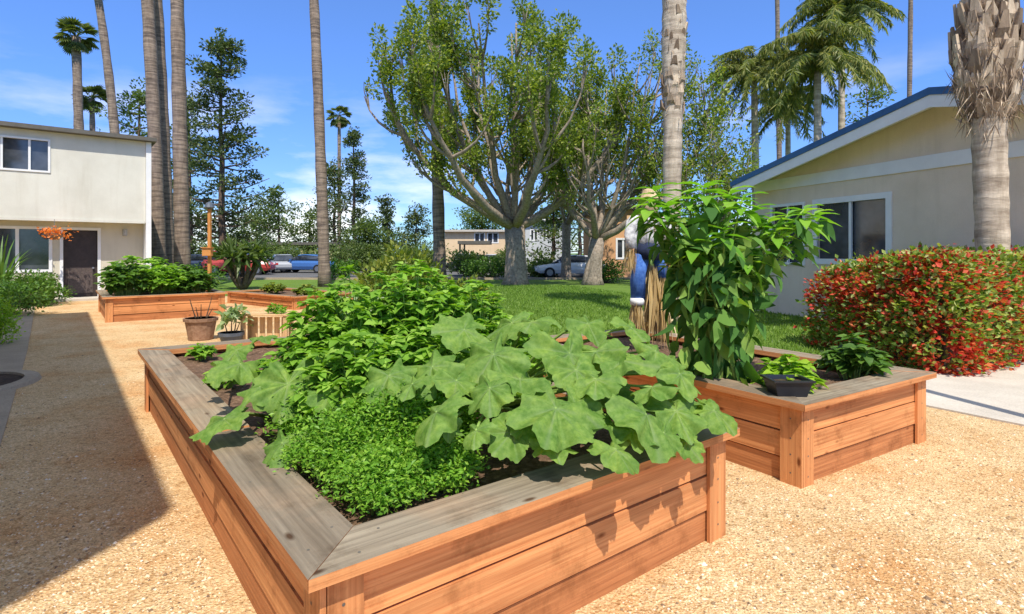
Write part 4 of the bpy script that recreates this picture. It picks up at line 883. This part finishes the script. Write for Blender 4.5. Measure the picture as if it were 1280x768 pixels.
S('low dark shrub left of the dark door', 'shrub', xy(P(52, 0, 17.4)), .7, .6, .95, 'leaf_shrub', 1800, .1, 3)
S('dark shrub low beside the stone edging at the left edge', 'shrub', xy(P(2, 0, 14.0)), .9, .9, 1.15, 'leaf_shrub', 2500, .1, 33)
# strap leaved plant in front of window
t = thing('strap_leaf_plant', 'dark spiky plant at the left edge in front of the window', 'plant', xy(P(-2, 0, 15.6))); mb = MB(); bs = t.location
for i in range(26):
    a = i * 2.4; e = bs + Vector((math.cos(a) * .75, math.sin(a) * .75, random.uniform(1.1, 2.1))); pp = bez(bs + Vector((0, 0, .1)), bs.lerp(e, .4) + Vector((0, 0, .7)), e, 5); sd_ = Vector((-math.sin(a), math.cos(a), 0))
    for k in range(4): wa, wb = .06 * (1 - k / 4.5), .06 * (1 - (k + 1) / 4.2); mb.add([pp[k] - sd_ * wa, pp[k] + sd_ * wa, pp[k + 1] + sd_ * wb, pp[k + 1] - sd_ * wb], [(0, 1, 2, 3)])
mb.build('leaves', M['leaf_shrub'], t)
# mid-distance planting
S('yellow green leafy bush behind the foreground bed, left of the broad tree', 'bush', xy(P(500, 0, 12.5)), .95, .8, 1.75, 'leaf_yellow', 3800, .15, 5, spiky=.5)
S('lower yellow green bush right of the larger yellow one', 'bush', xy(P(575, 0, 13.5)), .7, .6, .95, 'leaf_yellow', 1500, .13, 6, spiky=.5)
S('dark round bush at the foot of the ochre building', 'bush', xy(P(758, 0, 29)), 1.1, .9, 1.35, 'leaf_shrub', 2200, .14, 7)
S('dark green bush behind the trunk of the largest broad tree', 'bush', xy(P(612, 0, 34)), 1.8, .9, 1.5, 'leaf_shrub', 2200, .16, 8)
S('small dark bush right of the silver car', 'bush', xy(P(428, 0, 33)), 1.2, .8, 1.3, 'leaf_shrub', 1500, .16, 9)
S('wide hedge like bush in front of the parked red van', 'bush', xy(P(245, 0, 26)), 1.4, 1, 1.1, 'leaf_shrub', 2200, .14, 10)
for i, (px, Y, rx, h_, lab) in enumerate([(330, 50, 3.5, 2.9, 'wide green bush below the round leafy tree'), (372, 51, 3.2, 2.6, 'green bush left of the bare slender palm trunk'), (440, 48, 3.4, 2.7, 'green bush under the narrow conical conifer'), (255, 50, 3.6, 3.4, 'tall green bush behind the orange wooden post'), (585, 38, 1.5, 2.0, 'green bush in front of the small carport'), (640, 44, 1.8, 1.9, 'green bush right behind the trunk of the largest broad tree'), (680, 37, 1.0, 1.3, 'small green bush at the nose of the white car'), (200, 40, 1.6, 2.6, 'dark bush between the twin palm trunks and the apartment fin'), (520, 46, 3.0, 2.5, 'green bush left of the peach apartment block')]):
    S(lab, 'bush', xy(P(px, 0, Y)), rx, 1.4, h_, 'leaf_far', 2600, .24, 50 + i, group='bushes along the parking area')
# spreading multi stemmed plant in front of the red van
bq = xy(P(303, 0, 24)); t = thing('multi_stem_plant', 'low plant with several dark stems and spiky leaves behind the far beds', 'plant', bq); mb = MB(); lf = MB()
for i in range(7):
    a = i * .9; e = bq + Vector((math.cos(a) * .75, math.sin(a) * .5, 1.5)); mb.tube(bez(bq, bq.lerp(e, .5) + Vector((math.cos(a) * .2, 0, -.2)), e, 5), [.13, .11, .09, .08, .07], 6)
    p_ = np.tile(np.array(e), (40, 1)) + rng.normal(size=(40, 3)) * .12; cards(lf, p_, rdir(40, .5), rng.uniform(.5, .95, 40), (SLIM[0] * [.9, 1, 1.2], SLIM[1]))
mb.build('stems', M['bark_dark'], t, smooth=True); lf.build('foliage', M['leaf_far'], t)
# orange post with a small box in the far bed
pw = P(262, 366, 14.6); pw = Vector((pw.x, pw.y, .4)); zt = hgt(262, 14.6); t = thing('wooden_post', 'orange timber post with a small box, rising from the far raised bed', 'post', pw)
mb = MB(); mb.board(pw - Vector((.035, .035, 0)), (0, 0, zt - pw.z), (.07, 0, 0), (0, .07, 0)); mb.build('post', M['post_wood'], t)
zbx = hgt(320, 14.6); mb = MB(); mb.board((pw.x - .11, pw.y - .16, zbx), (.22, 0, 0), (0, .12, 0), (0, 0, .2)); mb.board((pw.x - .13, pw.y - .19, zbx + .202), (.26, 0, 0), (0, .17, 0), (0, 0, .02)); mb.build('box', M['post_wood'], t)
mb = MB(); mb.tube([(pw.x, pw.y, zt + .002), (pw.x, pw.y, zt + .05), (pw.x, pw.y, zt + .15), (pw.x, pw.y, zt + .2)], [.05, .13, .09, .02], 12); mb.build('lamp_cap', M['slate'], t)

# ------------------------------------------------------------------ pots and bench between the beds
def pot(label, c, r, h, mat_, plantm, nl, ls, seed, tw=0):
    c = Vector(c); t = thing('plant_pot', label, 'plant pot', c, 'pots on the gravel behind the foreground bed'); mb = MB()
    mb.tube([c, c + Vector((0, 0, .02)), c + Vector((0, 0, h - .06)), c + Vector((0, 0, h - .055)), c + Vector((0, 0, h)), c + Vector((0, 0, h)), c + Vector((0, 0, h - .04))], [r * .72, r * .75, r * .95, r * 1.05, r * 1.07, r * .93, r * .9], 18); mb.build('pot', mat_, t, smooth=False)
    rs = random.Random(seed); lf = MB(); st = MB()
    for i in range(max(4, tw)):
        a = rs.random() * 6.28; e = c + Vector((math.cos(a) * r * .7, math.sin(a) * r * .7, h + rs.uniform(.15, .4))); st.tube([c + Vector((math.cos(a) * r * .3, math.sin(a) * r * .3, h - .04)), e], [.012, .006], 5)
        if nl: p_ = np.array(e) + rng.normal(size=(nl, 3)) * .06; cards(lf, p_, rdir(nl, .4), ls, BROAD)
    st.build('stem', M['twig'], t)
    if nl: lf.build('foliage', M[plantm], t)
pot('brown clay pot with bare twigs, left one of the two pots', G(251, 425), .27, .40, M['clay'], None, 0, 0, 1, tw=6)
pot('dark pot with a small grey green plant, right beside the clay pot', G(289, 430), .2, .2, M['slate'], 'leaf_silver', 12, .17, 2)
bc = G(332, 428); bw = .42
t = thing('plant_bench', 'small pale wooden slatted bench next to the pots', 'bench', bc)
mb = MB(); zt = .47
for k in range(3): mb.board((bc.x - bw, bc.y - .1 + k * .11, zt), (bw * 2, 0, 0), (0, .1, 0), (0, 0, .03))
mb.build('top', M['pale_wood'], t)
for sxx in (-1, 1):
    for yy in (-.08, .18):
        mb = MB(); mb.board((bc.x + sxx * (bw - .05) - .035, bc.y + yy, 0), (0, 0, zt - .002), (.07, 0, 0), (0, .05, 0)); mb.build('leg', M['pale_wood'], t)
mb = MB()
for k in range(5): mb.board((bc.x - bw + .14 + k * .13, bc.y + .1, .06), (0, 0, .37), (.09, 0, 0), (0, .02, 0))
mb.build('slatted_back', M['pale_wood'], t)
tag(S('small green seedling plant on top of the slatted bench', 'potted_seedling', (bc.x + .15, bc.y + .05, zt + .03), .2, .1, .14, 'leaf_herb', 200, .07, 21))

# ------------------------------------------------------------------ planting in the foreground bed
SZ = H1 - .085
def bedp(bed, s, t_, z):  # bed: (near, right, left) corners ; s along near->right, t_ along near->left
    n_, r_, l_ = bed; p = xy(n_) + (xy(r_) - xy(n_)) * s + (xy(l_) - xy(n_)) * t_; p.z = z; return p
b1 = (B, Cc, A)
def shooty(label, name, base, rad, h, leafm, shoots, ls, seed, tpl=BROAD, group=None, whorl=7, lower=3, newm=None):
    """leafy herbaceous plant: stems rise and spread, pairs of leaves along them and a rosette at each tip"""
    global rng; rng = np.random.default_rng(seed); rs = random.Random(seed); base = Vector(base); t = thing(name, label, 'plant', base, group)
    st = MB(); lf = MB(); P_, D_, Z_, U_ = [], [], [], []
    for i in range(shoots):
        a = rs.random() * 6.28; q = math.sqrt(rs.random()); z = h * (1 - .5 * q ** 2.2) * rs.uniform(.62, 1.08); e = base + Vector((math.cos(a) * q * rad, math.sin(a) * q * rad, z))
        s0 = base + Vector((math.cos(a) * q * rad * .4, math.sin(a) * q * rad * .4, 0)); pp = bez(s0, s0.lerp(e, .4) + Vector((0, 0, .25 * h)), e, 6); st.tube(pp[::1], [.007, .006, .005, .004, .003, .002], 4, cap=False)
        out = Vector((math.cos(a), math.sin(a), 0)) * (.35 + q * .5)
        for k in range(whorl):
            b_ = k * 2.4 + rs.random(); el = rs.uniform(-.25, .55); d = Vector((math.cos(b_), math.sin(b_), el)) + out * .4; P_.append(e + Vector((0, 0, rs.uniform(-.02, .01)))); D_.append(d); Z_.append(ls * rs.uniform(.6, 1.1)); U_.append((rs.gauss(0, .25), rs.gauss(0, .25), 1))
        for k in range(lower):
            f = pp[rs.choice((2, 3, 4))] + Vector((0, 0, 0))
            for _ in range(2): b_ = rs.random() * 6.28; P_.append(f); D_.append(Vector((math.cos(b_), math.sin(b_), rs.uniform(-.5, .3)))); Z_.append(ls * rs.uniform(.8, 1.3)); U_.append((rs.gauss(0, .3), rs.gauss(0, .3), 1))
    cards(lf, P_, D_, np.array(Z_), tpl, ups=np.array(U_)); st.build('stem', M['stem_green'], t); lf.build('foliage', M[leafm], t, smooth=True); return t
gB = 'bushy green pepper plants in the foreground bed'
for (px, Yq, rd, h_, lab, sh_) in [(442, 3.75, .44, .90, 'bushy leafy plant, tallest at the left of the clump in the foreground bed', 170), (520, 3.9, .46, .93, 'bushy leafy plant at the peak of the clump in the foreground bed', 180), (392, 3.55, .34, .62, 'bushy leafy plant at the left flank of the clump', 110),
                             (585, 4.15, .42, .84, 'bushy leafy plant at the right flank of the clump, behind the squash leaves', 140), (455, 3.1, .36, .62, 'lower bushy plant in front of the clump, above the feathery herbs', 130), (525, 3.25, .36, .6, 'lower bushy plant in front of the clump, touching the squash leaves', 130), (640, 4.3, .36, .55, 'low bushy plant at the far right end of the clump', 80)]:
    p = Vector(((px - 640) / FPX * Yq, Yq, SZ)); shooty(lab, 'leafy_plant', p, rd, h_, 'leaf_basil', sh_, .082, int(px), group=gB, whorl=8, lower=5)
# feathery herbs
def herb(label, base, rad, h, n, seed, leafm='leaf_herb', ls=.021):
    global rng; rng = np.random.default_rng(seed); rs = random.Random(seed); base = Vector(base); t = thing('herb_plant', label, 'herb', base, 'feathery herbs at the front of the foreground bed'); st = MB(); lf = MB(); P_, D_, Z_ = [], [], []
    for i in range(n):
        a = rs.random() * 6.28; q = math.sqrt(rs.random()); e = base + Vector((math.cos(a) * q * rad, math.sin(a) * q * rad, h * (1 - .55 * q * q) * rs.uniform(.6, 1.1))); s0 = base + Vector((math.cos(a) * q * rad * .5, math.sin(a) * q * rad * .5, 0)); pp = bez(s0, s0.lerp(e, .3) + Vector((0, 0, h * .4)), e, 6)
        st.tube(pp, [.0025, .0025, .002, .002, .0015, .001], 3, cap=False)
        for k in range(52):
            f = rs.random() ** .6; p = pp[0].lerp(e, 0) if False else pp[min(5, int(2 + f * 4))]; P_.append(p + Vector((rs.gauss(0, .035), rs.gauss(0, .035), rs.gauss(0, .018)))); D_.append(Vector((rs.gauss(0, 1), rs.gauss(0, 1), rs.gauss(.2, .45)))); Z_.append(ls * rs.uniform(.7, 1.6))
    cards(lf, P_, D_, np.array(Z_), (KITE[0] * [.8, 1, 1], KITE[1])); st.build('stem', M['stem_green'], t); lf.build('foliage', M[leafm], t); return t
for i, (px, Yq, rd, h_, n_, lab) in enumerate([(475, 2.36, .20, .19, 130, 'feathery green herb nearest the front corner of the foreground bed'), (545, 2.52, .19, .18, 110, 'feathery herb along the front cap, under the squash leaves'), (425, 2.62, .22, .26, 160, 'tall feathery herb behind the front corner of the foreground bed'),
                                         (492, 2.75, .27, .34, 180, 'feathery herb between the squash plant and the leafy clump'), (398, 2.98, .22, .32, 120, 'feathery herb near the left cap, in front of the leafy clump'), (560, 2.85, .2, .28, 90, 'feathery herb right beneath the middle squash leaves')]):
    herb(lab, Vector(((px - 640) / FPX * Yq, Yq, SZ)), rd, h_ * 1.2, int(n_ * .9), 300 + i)
shooty('silvery green soft leaved plant behind the leafy clump on the right', 'silver_plant', bedp(b1, .86, .86, SZ), .42, .62, 'leaf_silver', 70, .13, 71, tpl=LONG)
shooty('pale green leafy plant behind the squash at the right of the bed', 'leafy_plant', bedp(b1, .84, .56, SZ), .4, .42, 'leaf_basil', 70, .10, 72, tpl=LONG)
# squash leaves
def squash_leaf(mb, att, c, nrm, heading, r, lob=5, seed=0, ruf=.06, depth=.34):
    rs = random.Random(seed); c = Vector(c); nrm = Vector(nrm).normalized(); hd = Vector(heading); hd = (hd - nrm * hd.dot(nrm)).normalized(); sd_ = nrm.cross(hd); NA, NR = 72, 9; vs_ = [c]; a_ = [1.0]; ph = rs.random() * 6
    veins = [math.radians(x) for x in (0, 52, -52, 108, -108, 152, -152)][:7]
    for i in range(1, NR + 1):
        rr_ = i / NR
        for k in range(NA):
            th = -math.pi + 2 * math.pi * k / NA; cl = min(abs((th - v + math.pi) % (2 * math.pi) - math.pi) for v in veins)
            lobe = 1 - depth * (min(cl / .42, 1) ** 1.3) * .8; back = 1 - .75 * max(0, (abs(th) - 2.72) / .42) ; base_r = (1.0 if abs(th) < .4 else .93 if abs(th) < 1.3 else .85)
            ser = 1 + .03 * math.sin(th * 23 + ph) + .02 * math.sin(th * 33) + .05 * math.sin(th * 3 + ph)
            rad = r * base_r * (1 + (lobe * ser * back - 1) * rr_ ** 1.5) * rr_
            z = (-.16 + .08 * math.sin(ph * 3)) * r * rr_ ** 2.2 + ruf * r * rr_ * math.sin(th * 5 + ph) + .045 * r * rr_ * math.sin(th * 11 + ph * 2) - .06 * r * math.exp(-(cl / .09) ** 2) * math.sin(math.pi * min(1, rr_))* .8
            vs_.append(c + hd * rad * math.cos(th) + sd_ * rad * math.sin(th) + nrm * z)
            wv = .06 * (1.25 - rr_) / max(rr_, .15) * .4; br = min(abs(((cl * 9 - rr_ * 7) % 2.0) - 1.0) * 3, 1)
            a_.append(max(math.exp(-(cl / max(wv, .03)) ** 2) * .85, .26 * (1 - br)))
    fs = [(0, 1 + k, 1 + (k + 1) % NA) for k in range(NA)] + [(1 + (i - 1) * NA + k, 1 + i * NA + k, 1 + i * NA + (k + 1) % NA, 1 + (i - 1) * NA + (k + 1) % NA) for i in range(1, NR) for k in range(NA)]
    mb.add(vs_, fs); att.extend(a_)
def squash(label, base, leaves, seed):
    rs = random.Random(seed); base = Vector(base); t = thing('squash_plant', label, 'squash plant', base, 'squash plants in the foreground bed'); st = MB()
    for i, (px, py, Y, wpx, (nx, ny, nz_), hd) in enumerate(leaves):
        c = P(px, py, Y); r = wpx / 2 / FPX * Y * rs.uniform(.84, 1.08); nx += rs.uniform(-.45, .45); ny += rs.uniform(-.3, .35); c.z += rs.uniform(-.05, .035); mb = MB(); att = []; squash_leaf(mb, att, c, (nx, ny, nz_), hd, r, seed=seed * 50 + i, depth=rs.uniform(.16, .38), ruf=rs.uniform(.09, .17)); mb.att = att; o = mb.build('leaf', M['squash'], t, smooth=True)
        st.tube(bez(base + Vector((rs.uniform(-.06, .06), rs.uniform(-.06, .06), 0)), Vector((c.x * .6 + base.x * .4, c.y * .6 + base.y * .4, max(base.z + .12, c.z - .04))), c - Vector(hd).normalized() * 0, 8), [.014, .013, .011, .01, .009, .008, .007, .006], 7)
    st.build('stem', M['stem_green'], t, smooth=True)
sb = bedp(b1, .72, .27, SZ)
squash('large squash plant with broad lobed leaves spilling over the front right cap', sb, [
    (695, 503, 2.50, 160, (-.05, -.55, .85), (-.25, -1, -.4)), (545, 512, 2.42, 118, (-.25, -.5, .85), (-.3, -1, -.3)), (808, 506, 2.62, 138, (.2, -.55, .8), (.5, -1, -.3)),
    (617, 436, 2.85, 125, (-.1, -.45, .9), (-.6, -1, 0)), (540, 447, 2.85, 105, (-.3, -.4, .9), (-1, -.5, 0)), (712, 437, 3.0, 120, (.1, -.35, .95), (.4, -1, 0)), (486, 470, 2.75, 92, (-.3, -.4, .9), (-1, -.3, 0)),
    (778, 448, 2.95, 108, (.2, -.35, .9), (1, -.5, 0)), (612, 490, 2.6, 84, (-.2, -.6, .8), (-.1, -1, -.3)), (770, 563, 2.38, 92, (.1, -.5, .8), (.3, -1, -.5)), (800, 490, 3.05, 84, (.1, -.4, .9), (.2, -1, 0)), (850, 488, 3.15, 74, (.2, -.4, .9), (1, -.2, 0)), (760, 480, 3.1, 80, (0, -.4, .9), (-.5, -1, 0)), (880, 508, 3.0, 64, (.2, -.3, .9), (.4, -1, -.1)), (835, 462, 3.3, 70, (.1, -.3, .9), (.3, 1, 0)), (660, 520, 2.5, 70, (.2, -.6, .8), (-.8, -.8, -.2)), (830, 530, 2.62, 74, (.3, -.4, .85), (.1, -1, -.3)), (720, 505, 2.58, 84, (.2, -.4, .85), (.7, -.8, -.2)), (560, 520, 2.48, 60, (.1, -.6, .8), (.4, -1, -.2)), (850, 470, 2.9, 86, (.3, -.3, .9), (1, -.3, 0)),
    (893, 515, 2.86, 72, (.35, -.3, .9), (1, -.6, -.2)), (665, 408, 3.3, 92, (0, -.4, .9), (-.3, -1, 0)), (858, 540, 2.7, 58, (.3, -.5, .8), (.6, -1, -.4)), (595, 548, 2.38, 58, (-.2, -.6, .8), (-.2, -1, -.3)), (735, 398, 3.4, 80, (.1, -.4, .9), (.5, -1, 0)),
    (650, 462, 2.72, 104, (-.15, -.4, .9), (.9, -.6, 0)), (745, 480, 2.72, 96, (.15, -.35, .9), (-.2, -1, -.1)), (580, 415, 3.1, 90, (-.2, -.35, .9), (-.9, -.2, 0)), (690, 548, 2.42, 70, (0, -.5, .85), (.3, -1, -.2)), (640, 540, 2.45, 74, (-.2, -.5, .85), (-.6, -1, -.2)), (820, 440, 3.15, 80, (.2, -.3, .9), (1, .1, 0)), (515, 480, 2.62, 70, (-.3, -.5, .85), (-.4, -1, -.2)), (745, 430, 3.05, 84, (.1, -.35, .9), (.9, -.6, 0)), (845, 505, 2.78, 84, (.25, -.4, .85), (.3, -1, -.3)), (868, 495, 2.95, 70, (.3, -.3, .9), (1, .2, -.1)), (815, 478, 2.85, 84, (.2, -.4, .9), (.8, -.6, 0)), (765, 520, 2.6, 80, (.1, -.5, .85), (.2, -1, -.3)), (720, 462, 2.8, 84, (0, -.4, .9), (.1, -1, 0)), (790, 540, 2.55, 66, (.2, -.5, .85), (.9, -.5, -.2)), (570, 470, 2.7, 80, (-.1, -.5, .85), (.1, -1, -.1)), (640, 395, 3.5, 76, (0, -.3, .9), (-1, -.2, 0)), (790, 415, 3.3, 70, (.2, -.3, .9), (.4, -.8, 0))], 1)
squash('young squash plant with pale green leaves reaching over the left cap', bedp(b1, .20, .42, SZ), [
    (360, 470, 2.95, 100, (-.2, -.55, .85), (.2, -1, -.2)), (353, 545, 2.62, 76, (-.3, -.6, .75), (.1, -1, -.5)), (280, 518, 2.85, 74, (-.35, -.25, .9), (-1, -.5, -.1)), (410, 492, 2.85, 66, (.1, -.5, .85), (1, -.6, 0)), (300, 448, 3.3, 78, (-.2, -.3, .9), (-1, .1, 0)), (325, 492, 2.95, 64, (-.4, -.4, .85), (-.6, -1, 0))], 2)
squash('small squash seedling with two leaves near the far left of the bed', bedp(b1, .24, .72, SZ), [(296, 438, 4.1, 56, (-.1, -.4, .9), (-.3, -1, 0)), (330, 420, 4.2, 48, (.2, -.4, .9), (.6, -1, 0)), (275, 470, 3.6, 44, (-.3, -.4, .9), (-1, -1, 0))], 3)
for i, (s, t_, lab) in enumerate([(.2, .9, 'tiny seedling in bare soil at the far left corner of the bed'), (.17, .62, 'tiny seedling beside the left cap of the foreground bed')]):
    shooty(lab, 'seedling', bedp(b1, s, t_, SZ), .14, .16, 'leaf_herb', 14, .07, 80 + i)
# ------------------------------------------------------------------ planting in the right bed
S2 = H2 - .085
def tall_plant():
    global rng; rng = np.random.default_rng(91); rs = random.Random(91); base = P(893, 462, 4.55); base.z = S2
    t = thing('tall_leafy_plant', 'tall dark green plant with big drooping leaves and bright whorled tops', 'plant', base); st = MB(); lf, nf = MB(), MB()
    tips = [(880, 232, 4.5), (912, 240, 4.7), (835, 255, 4.4), (822, 270, 4.5), (858, 240, 4.6), (928, 248, 4.4), (970, 285, 4.4), (812, 250, 4.4), (818, 236, 4.6), (960, 275, 4.5), (1018, 268, 4.6), (940, 262, 4.6), (985, 268, 4.6), (1005, 262, 4.45), (865, 262, 4.8), (905, 285, 4.3), (955, 290, 4.8), (935, 318, 4.4), (868, 300, 4.4), (1000, 300, 4.7), (838, 275, 4.6), (900, 330, 4.7)]
    for (px, py, Y) in tips:
        e = P(px, py, Y); s0 = base + Vector((rs.uniform(-.14, .14), rs.uniform(-.14, .14), 0)); m_ = Vector((s0.x * .7 + e.x * .3 + rs.uniform(-.05, .05), s0.y * .7 + e.y * .3, (e.z + s0.z) / 2 + .1)); pp = bez(s0, m_, e, 11); st.tube(pp, [.016 - .001 * k for k in range(11)], 6)
        n_ = 11; P_, D_ = [], []
        for k in range(n_): a = k * 2.4 + rs.random() * .4; P_.append(e + Vector((0, 0, -.012 * k))); D_.append(Vector((math.cos(a), math.sin(a), .55 - .09 * k)))
        cards(nf, P_, D_, rng.uniform(.15, .25, n_), (broad(.22, .35, .06)), ups=np.tile([0.05, 0.02, 1.0], (n_, 1)))
        P_, D_, Z_ = [], [], []
        for k in range(5, 10):
            for _ in range(4):
                a = rs.random() * 6.28; pet = Vector((math.cos(a), math.sin(a), .1)) * rs.uniform(.05, .16); q = pp[k] + Vector((0, 0, rs.uniform(-.06, .06)))
                P_.append(q + pet); D_.append(Vector((math.cos(a) * .75, math.sin(a) * .75, rs.uniform(-1.0, .45)))); Z_.append(rs.uniform(.07, .22)); st.tube([q, q + pet], [.004, .003], 3, cap=False)
        cards(lf, P_, D_, np.array(Z_), broad(.27, .4, .08))
    # skirt of large hanging leaves
    P_, D_, Z_ = [], [], []
    for _ in range(230):
        a = rs.random() * 6.28; q = rs.uniform(.04, .33); z = rs.uniform(.1, 1.15); q *= (1.1 - .4 * abs(z - .6)); P_.append(base + Vector((math.cos(a) * q, math.sin(a) * q, z))); D_.append(Vector((math.cos(a) * .6, math.sin(a) * .6, rs.uniform(-1.5, -.3)))); Z_.append(rs.uniform(.08, .26))
    cards(lf, P_, D_, np.array(Z_), broad(.3, .45, .09)); st.build('stem', M['stem_green'], t, smooth=True); lf.build('foliage', M['leaf_tall'], t, smooth=True); nf.build('young_leaves', M['leaf_tall_new'], t, smooth=True)
tall_plant()
pc = P(1066, 470, 4.75); pc.z = S2
shooty('small bushy green plant near the right corner of the right bed', 'leafy_plant', pc, .24, .36, 'leaf_shrub', 34, .11, 95)
pc = P(985, 470, 4.2); pc.z = S2
shooty('low yellow green plant behind the black nursery tray', 'leafy_plant', pc, .22, .3, 'leaf_lime', 26, .10, 96)
# black nursery tray
tc_ = G(984, 487, H2 - .0); tc_ = P(984, 484, 3.95); tc_.z = H2 - .02
t = thing('nursery_tray', 'small black plastic nursery pot on the soil behind the cap of the right bed', 'plant pot', tc_)
def tub(c, w0, w1, l0, l1, h, th=.008):
    mb = MB(); V = []
    for (a, b_, z) in ((w0, l0, 0), (w1, l1, h), (w1 + .012, l1 + .012, h), (w1 + .012, l1 + .012, h + .012), (w1 - th, l1 - th, h + .012), (w0 - th, l0 - th, .01)): V += [(c.x - a, c.y - b_, c.z + z), (c.x + a, c.y - b_, c.z + z), (c.x + a, c.y + b_, c.z + z), (c.x - a, c.y + b_, c.z + z)]
    F = [(3, 2, 1, 0)] + [(4 * i + k, 4 * i + (k + 1) % 4, 4 * i + 4 + (k + 1) % 4, 4 * i + 4 + k) for i in range(5) for k in range(4)] + [(20, 21, 22, 23)]; mb.add(V, F); return mb
tub(tc_, .095, .13, .07, .10, .125).build('tub', M['black'], t)
mb = MB(); mb.add([(tc_.x - .12, tc_.y - .078, tc_.z + .11), (tc_.x + .12, tc_.y - .078, tc_.z + .11), (tc_.x + .12, tc_.y + .078, tc_.z + .11), (tc_.x - .12, tc_.y + .078, tc_.z + .11)], [(0, 1, 2, 3)]); mb.build('potting_soil', M['mulch'], t)

# ------------------------------------------------------------------ scarecrow
def scarecrow():
    Y = 6.25; c = P(812, 430, Y); c.z = S2; zs, zw_, zc_, zb_ = hgt(268, Y), hgt(308, Y), hgt(376, Y), hgt(424, Y)
    t = thing('scarecrow', 'scarecrow in a grey white shirt and blue jeans with straw legs, on a pole', 'scarecrow', c); rs = random.Random(5)
    mb = MB(); mb.board((c.x - .03, c.y - .03 + .12, c.z - .05), (0, 0, zs + .3 - c.z), (.06, 0, 0), (0, .05, 0)); mb.build('pole', M['pale_wood'], t)
    mb = MB(); mb.board((c.x - .24, c.y + .055, zs - .06), (.48, 0, 0), (0, .03, 0), (0, 0, .05)); mb.build('crossbar', M['pale_wood'], t)
    def puff(pts_, rad, nm, mt, n_=16, amp=.14):
        mb = MB(); mb.tube(pts_, rad, n_); mb.v = [tuple(Vector(v) + noise.noise_vector(Vector(v) * 13) * amp * .22) for v in mb.v]; return mb.build(nm, mt, t, smooth=True)
    X = c.x
    puff([(X, c.y, zw_ - .03), (X, c.y, zw_ + .08), (X, c.y, zw_ + .25), (X, c.y, zs - .06), (X, c.y, zs)], [.11, .13, .145, .14, .06], 'shirt', M['shirt'])
    for sg in (-1, 1):
        puff([(X + sg * .14, c.y, zs - .05), (X + sg * .2, c.y - .02, zs - .1), (X + sg * .23, c.y - .04, zs - .24), (X + sg * .22, c.y - .06, zs - .38)], [.07, .07, .06, .05], 'sleeve', M['shirt'])
    puff([(X, c.y, zw_ - .14), (X, c.y, zw_ - .05), (X, c.y, zw_ + .02)], [.14, .15, .135], 'waistband', M['darkcloth'])
    puff([(X - .09, c.y, zw_ - .1), (X - .13, c.y - .03, zw_ - .3), (X - .15, c.y - .05, zc_ + .02)], [.085, .08, .07], 'trouser_leg', M['denim'])
    puff([(X + .09, c.y + .02, zw_ - .1), (X + .13, c.y, zw_ - .24), (X + .14, c.y, zw_ - .36)], [.085, .075, .065], 'trouser_leg', M['denim'])
    puff([(X - .15, c.y - .05, zc_ + .03), (X - .15, c.y - .05, zc_ - .04)], [.075, .077], 'trouser_cuff', M['white'], amp=.05)
    puff([(X, c.y - .01, zs - .02), (X, c.y - .02, zs + .03), (X, c.y - .02, zs + .11), (X, c.y - .01, zs + .19), (X, c.y, zs + .22)], [.05, .09, .105, .09, .03], 'head', M['burlap'], amp=.08)
    mb = MB(); mb.tube([(X, c.y, zs + .165), (X, c.y, zs + .175), (X, c.y, zs + .18), (X, c.y, zs + .22), (X, c.y, zs + .27), (X, c.y, zs + .285)], [.15, .15, .105, .09, .075, .03], 20); mb.build('straw_hat', M['burlap'], t)
    st = MB()
    def tuft(p0, d, n_, ln, sp):
        P_ = np.array(p0) + rng.normal(size=(n_, 3)) * [sp, sp, .02]; D_ = np.tile(np.array(d, float), (n_, 1)) + rng.normal(size=(n_, 3)) * .11; cards(st, P_, D_, rng.uniform(.6, 1.1, n_) * ln, (KITE[0] * [.06, 1, .5], KITE[1]))
    tuft((X - .15, c.y - .05, zc_), (.02, 0, -1), 90, .42, .03); tuft((X + .14, c.y, zw_ - .34), (-.08, 0, -1), 120, .75, .03); tuft((X + .02, c.y - .02, zw_ - .2), (0, 0, -1), 50, .8, .025)
    for sg in (-1, 1): tuft((X + sg * .22, c.y - .06, zs - .38), (sg * .05, 0, -1), 60, .3, .025)
    tuft((X, c.y - .03, zs), (0, -.2, -1), 60, .25, .06); st.build('straw', M['straw'], t)
scarecrow()
# ------------------------------------------------------------------ planting in the two far beds
gF = 'leafy vegetable plants in the far bed'
for i, (a_, b_, rd, h_, lab) in enumerate([(.5, .8, .55, .85, 'leafy plant at the near left corner of the far bed by the door'), (1.25, .9, .6, .75, 'leafy plant second from the left in the far bed'), (1.95, .8, .5, .6, 'leafy plant at the near right corner of the far bed'),
                               (.7, 1.9, .65, .95, 'leafy plant in the middle row of the far bed, left'), (1.7, 1.9, .65, .75, 'leafy plant in the middle row of the far bed, right'), (1.2, 2.7, .6, .9, 'leafy plant at the back of the far bed')]):
    p = b3 + UX * a_ + VX * b_; p.z = .5; shooty(lab, 'leafy_plant', p, rd, h_, 'leaf_basil' if i % 2 else 'leaf_shrub', 75, .17, 120 + i, group=gF, whorl=6, lower=2)
for i, (a_, b_, lab) in enumerate([(1.2, .9, 'low sparse plant at the left of the low far bed'), (3.0, .9, 'low sparse plant at the right of the low far bed')]):
    p = b4b + q4 * a_ + w4 * b_; p.z = .3; shooty(lab, 'leafy_plant', p, .35, .35, 'leaf_yellow', 30, .13, 140 + i)
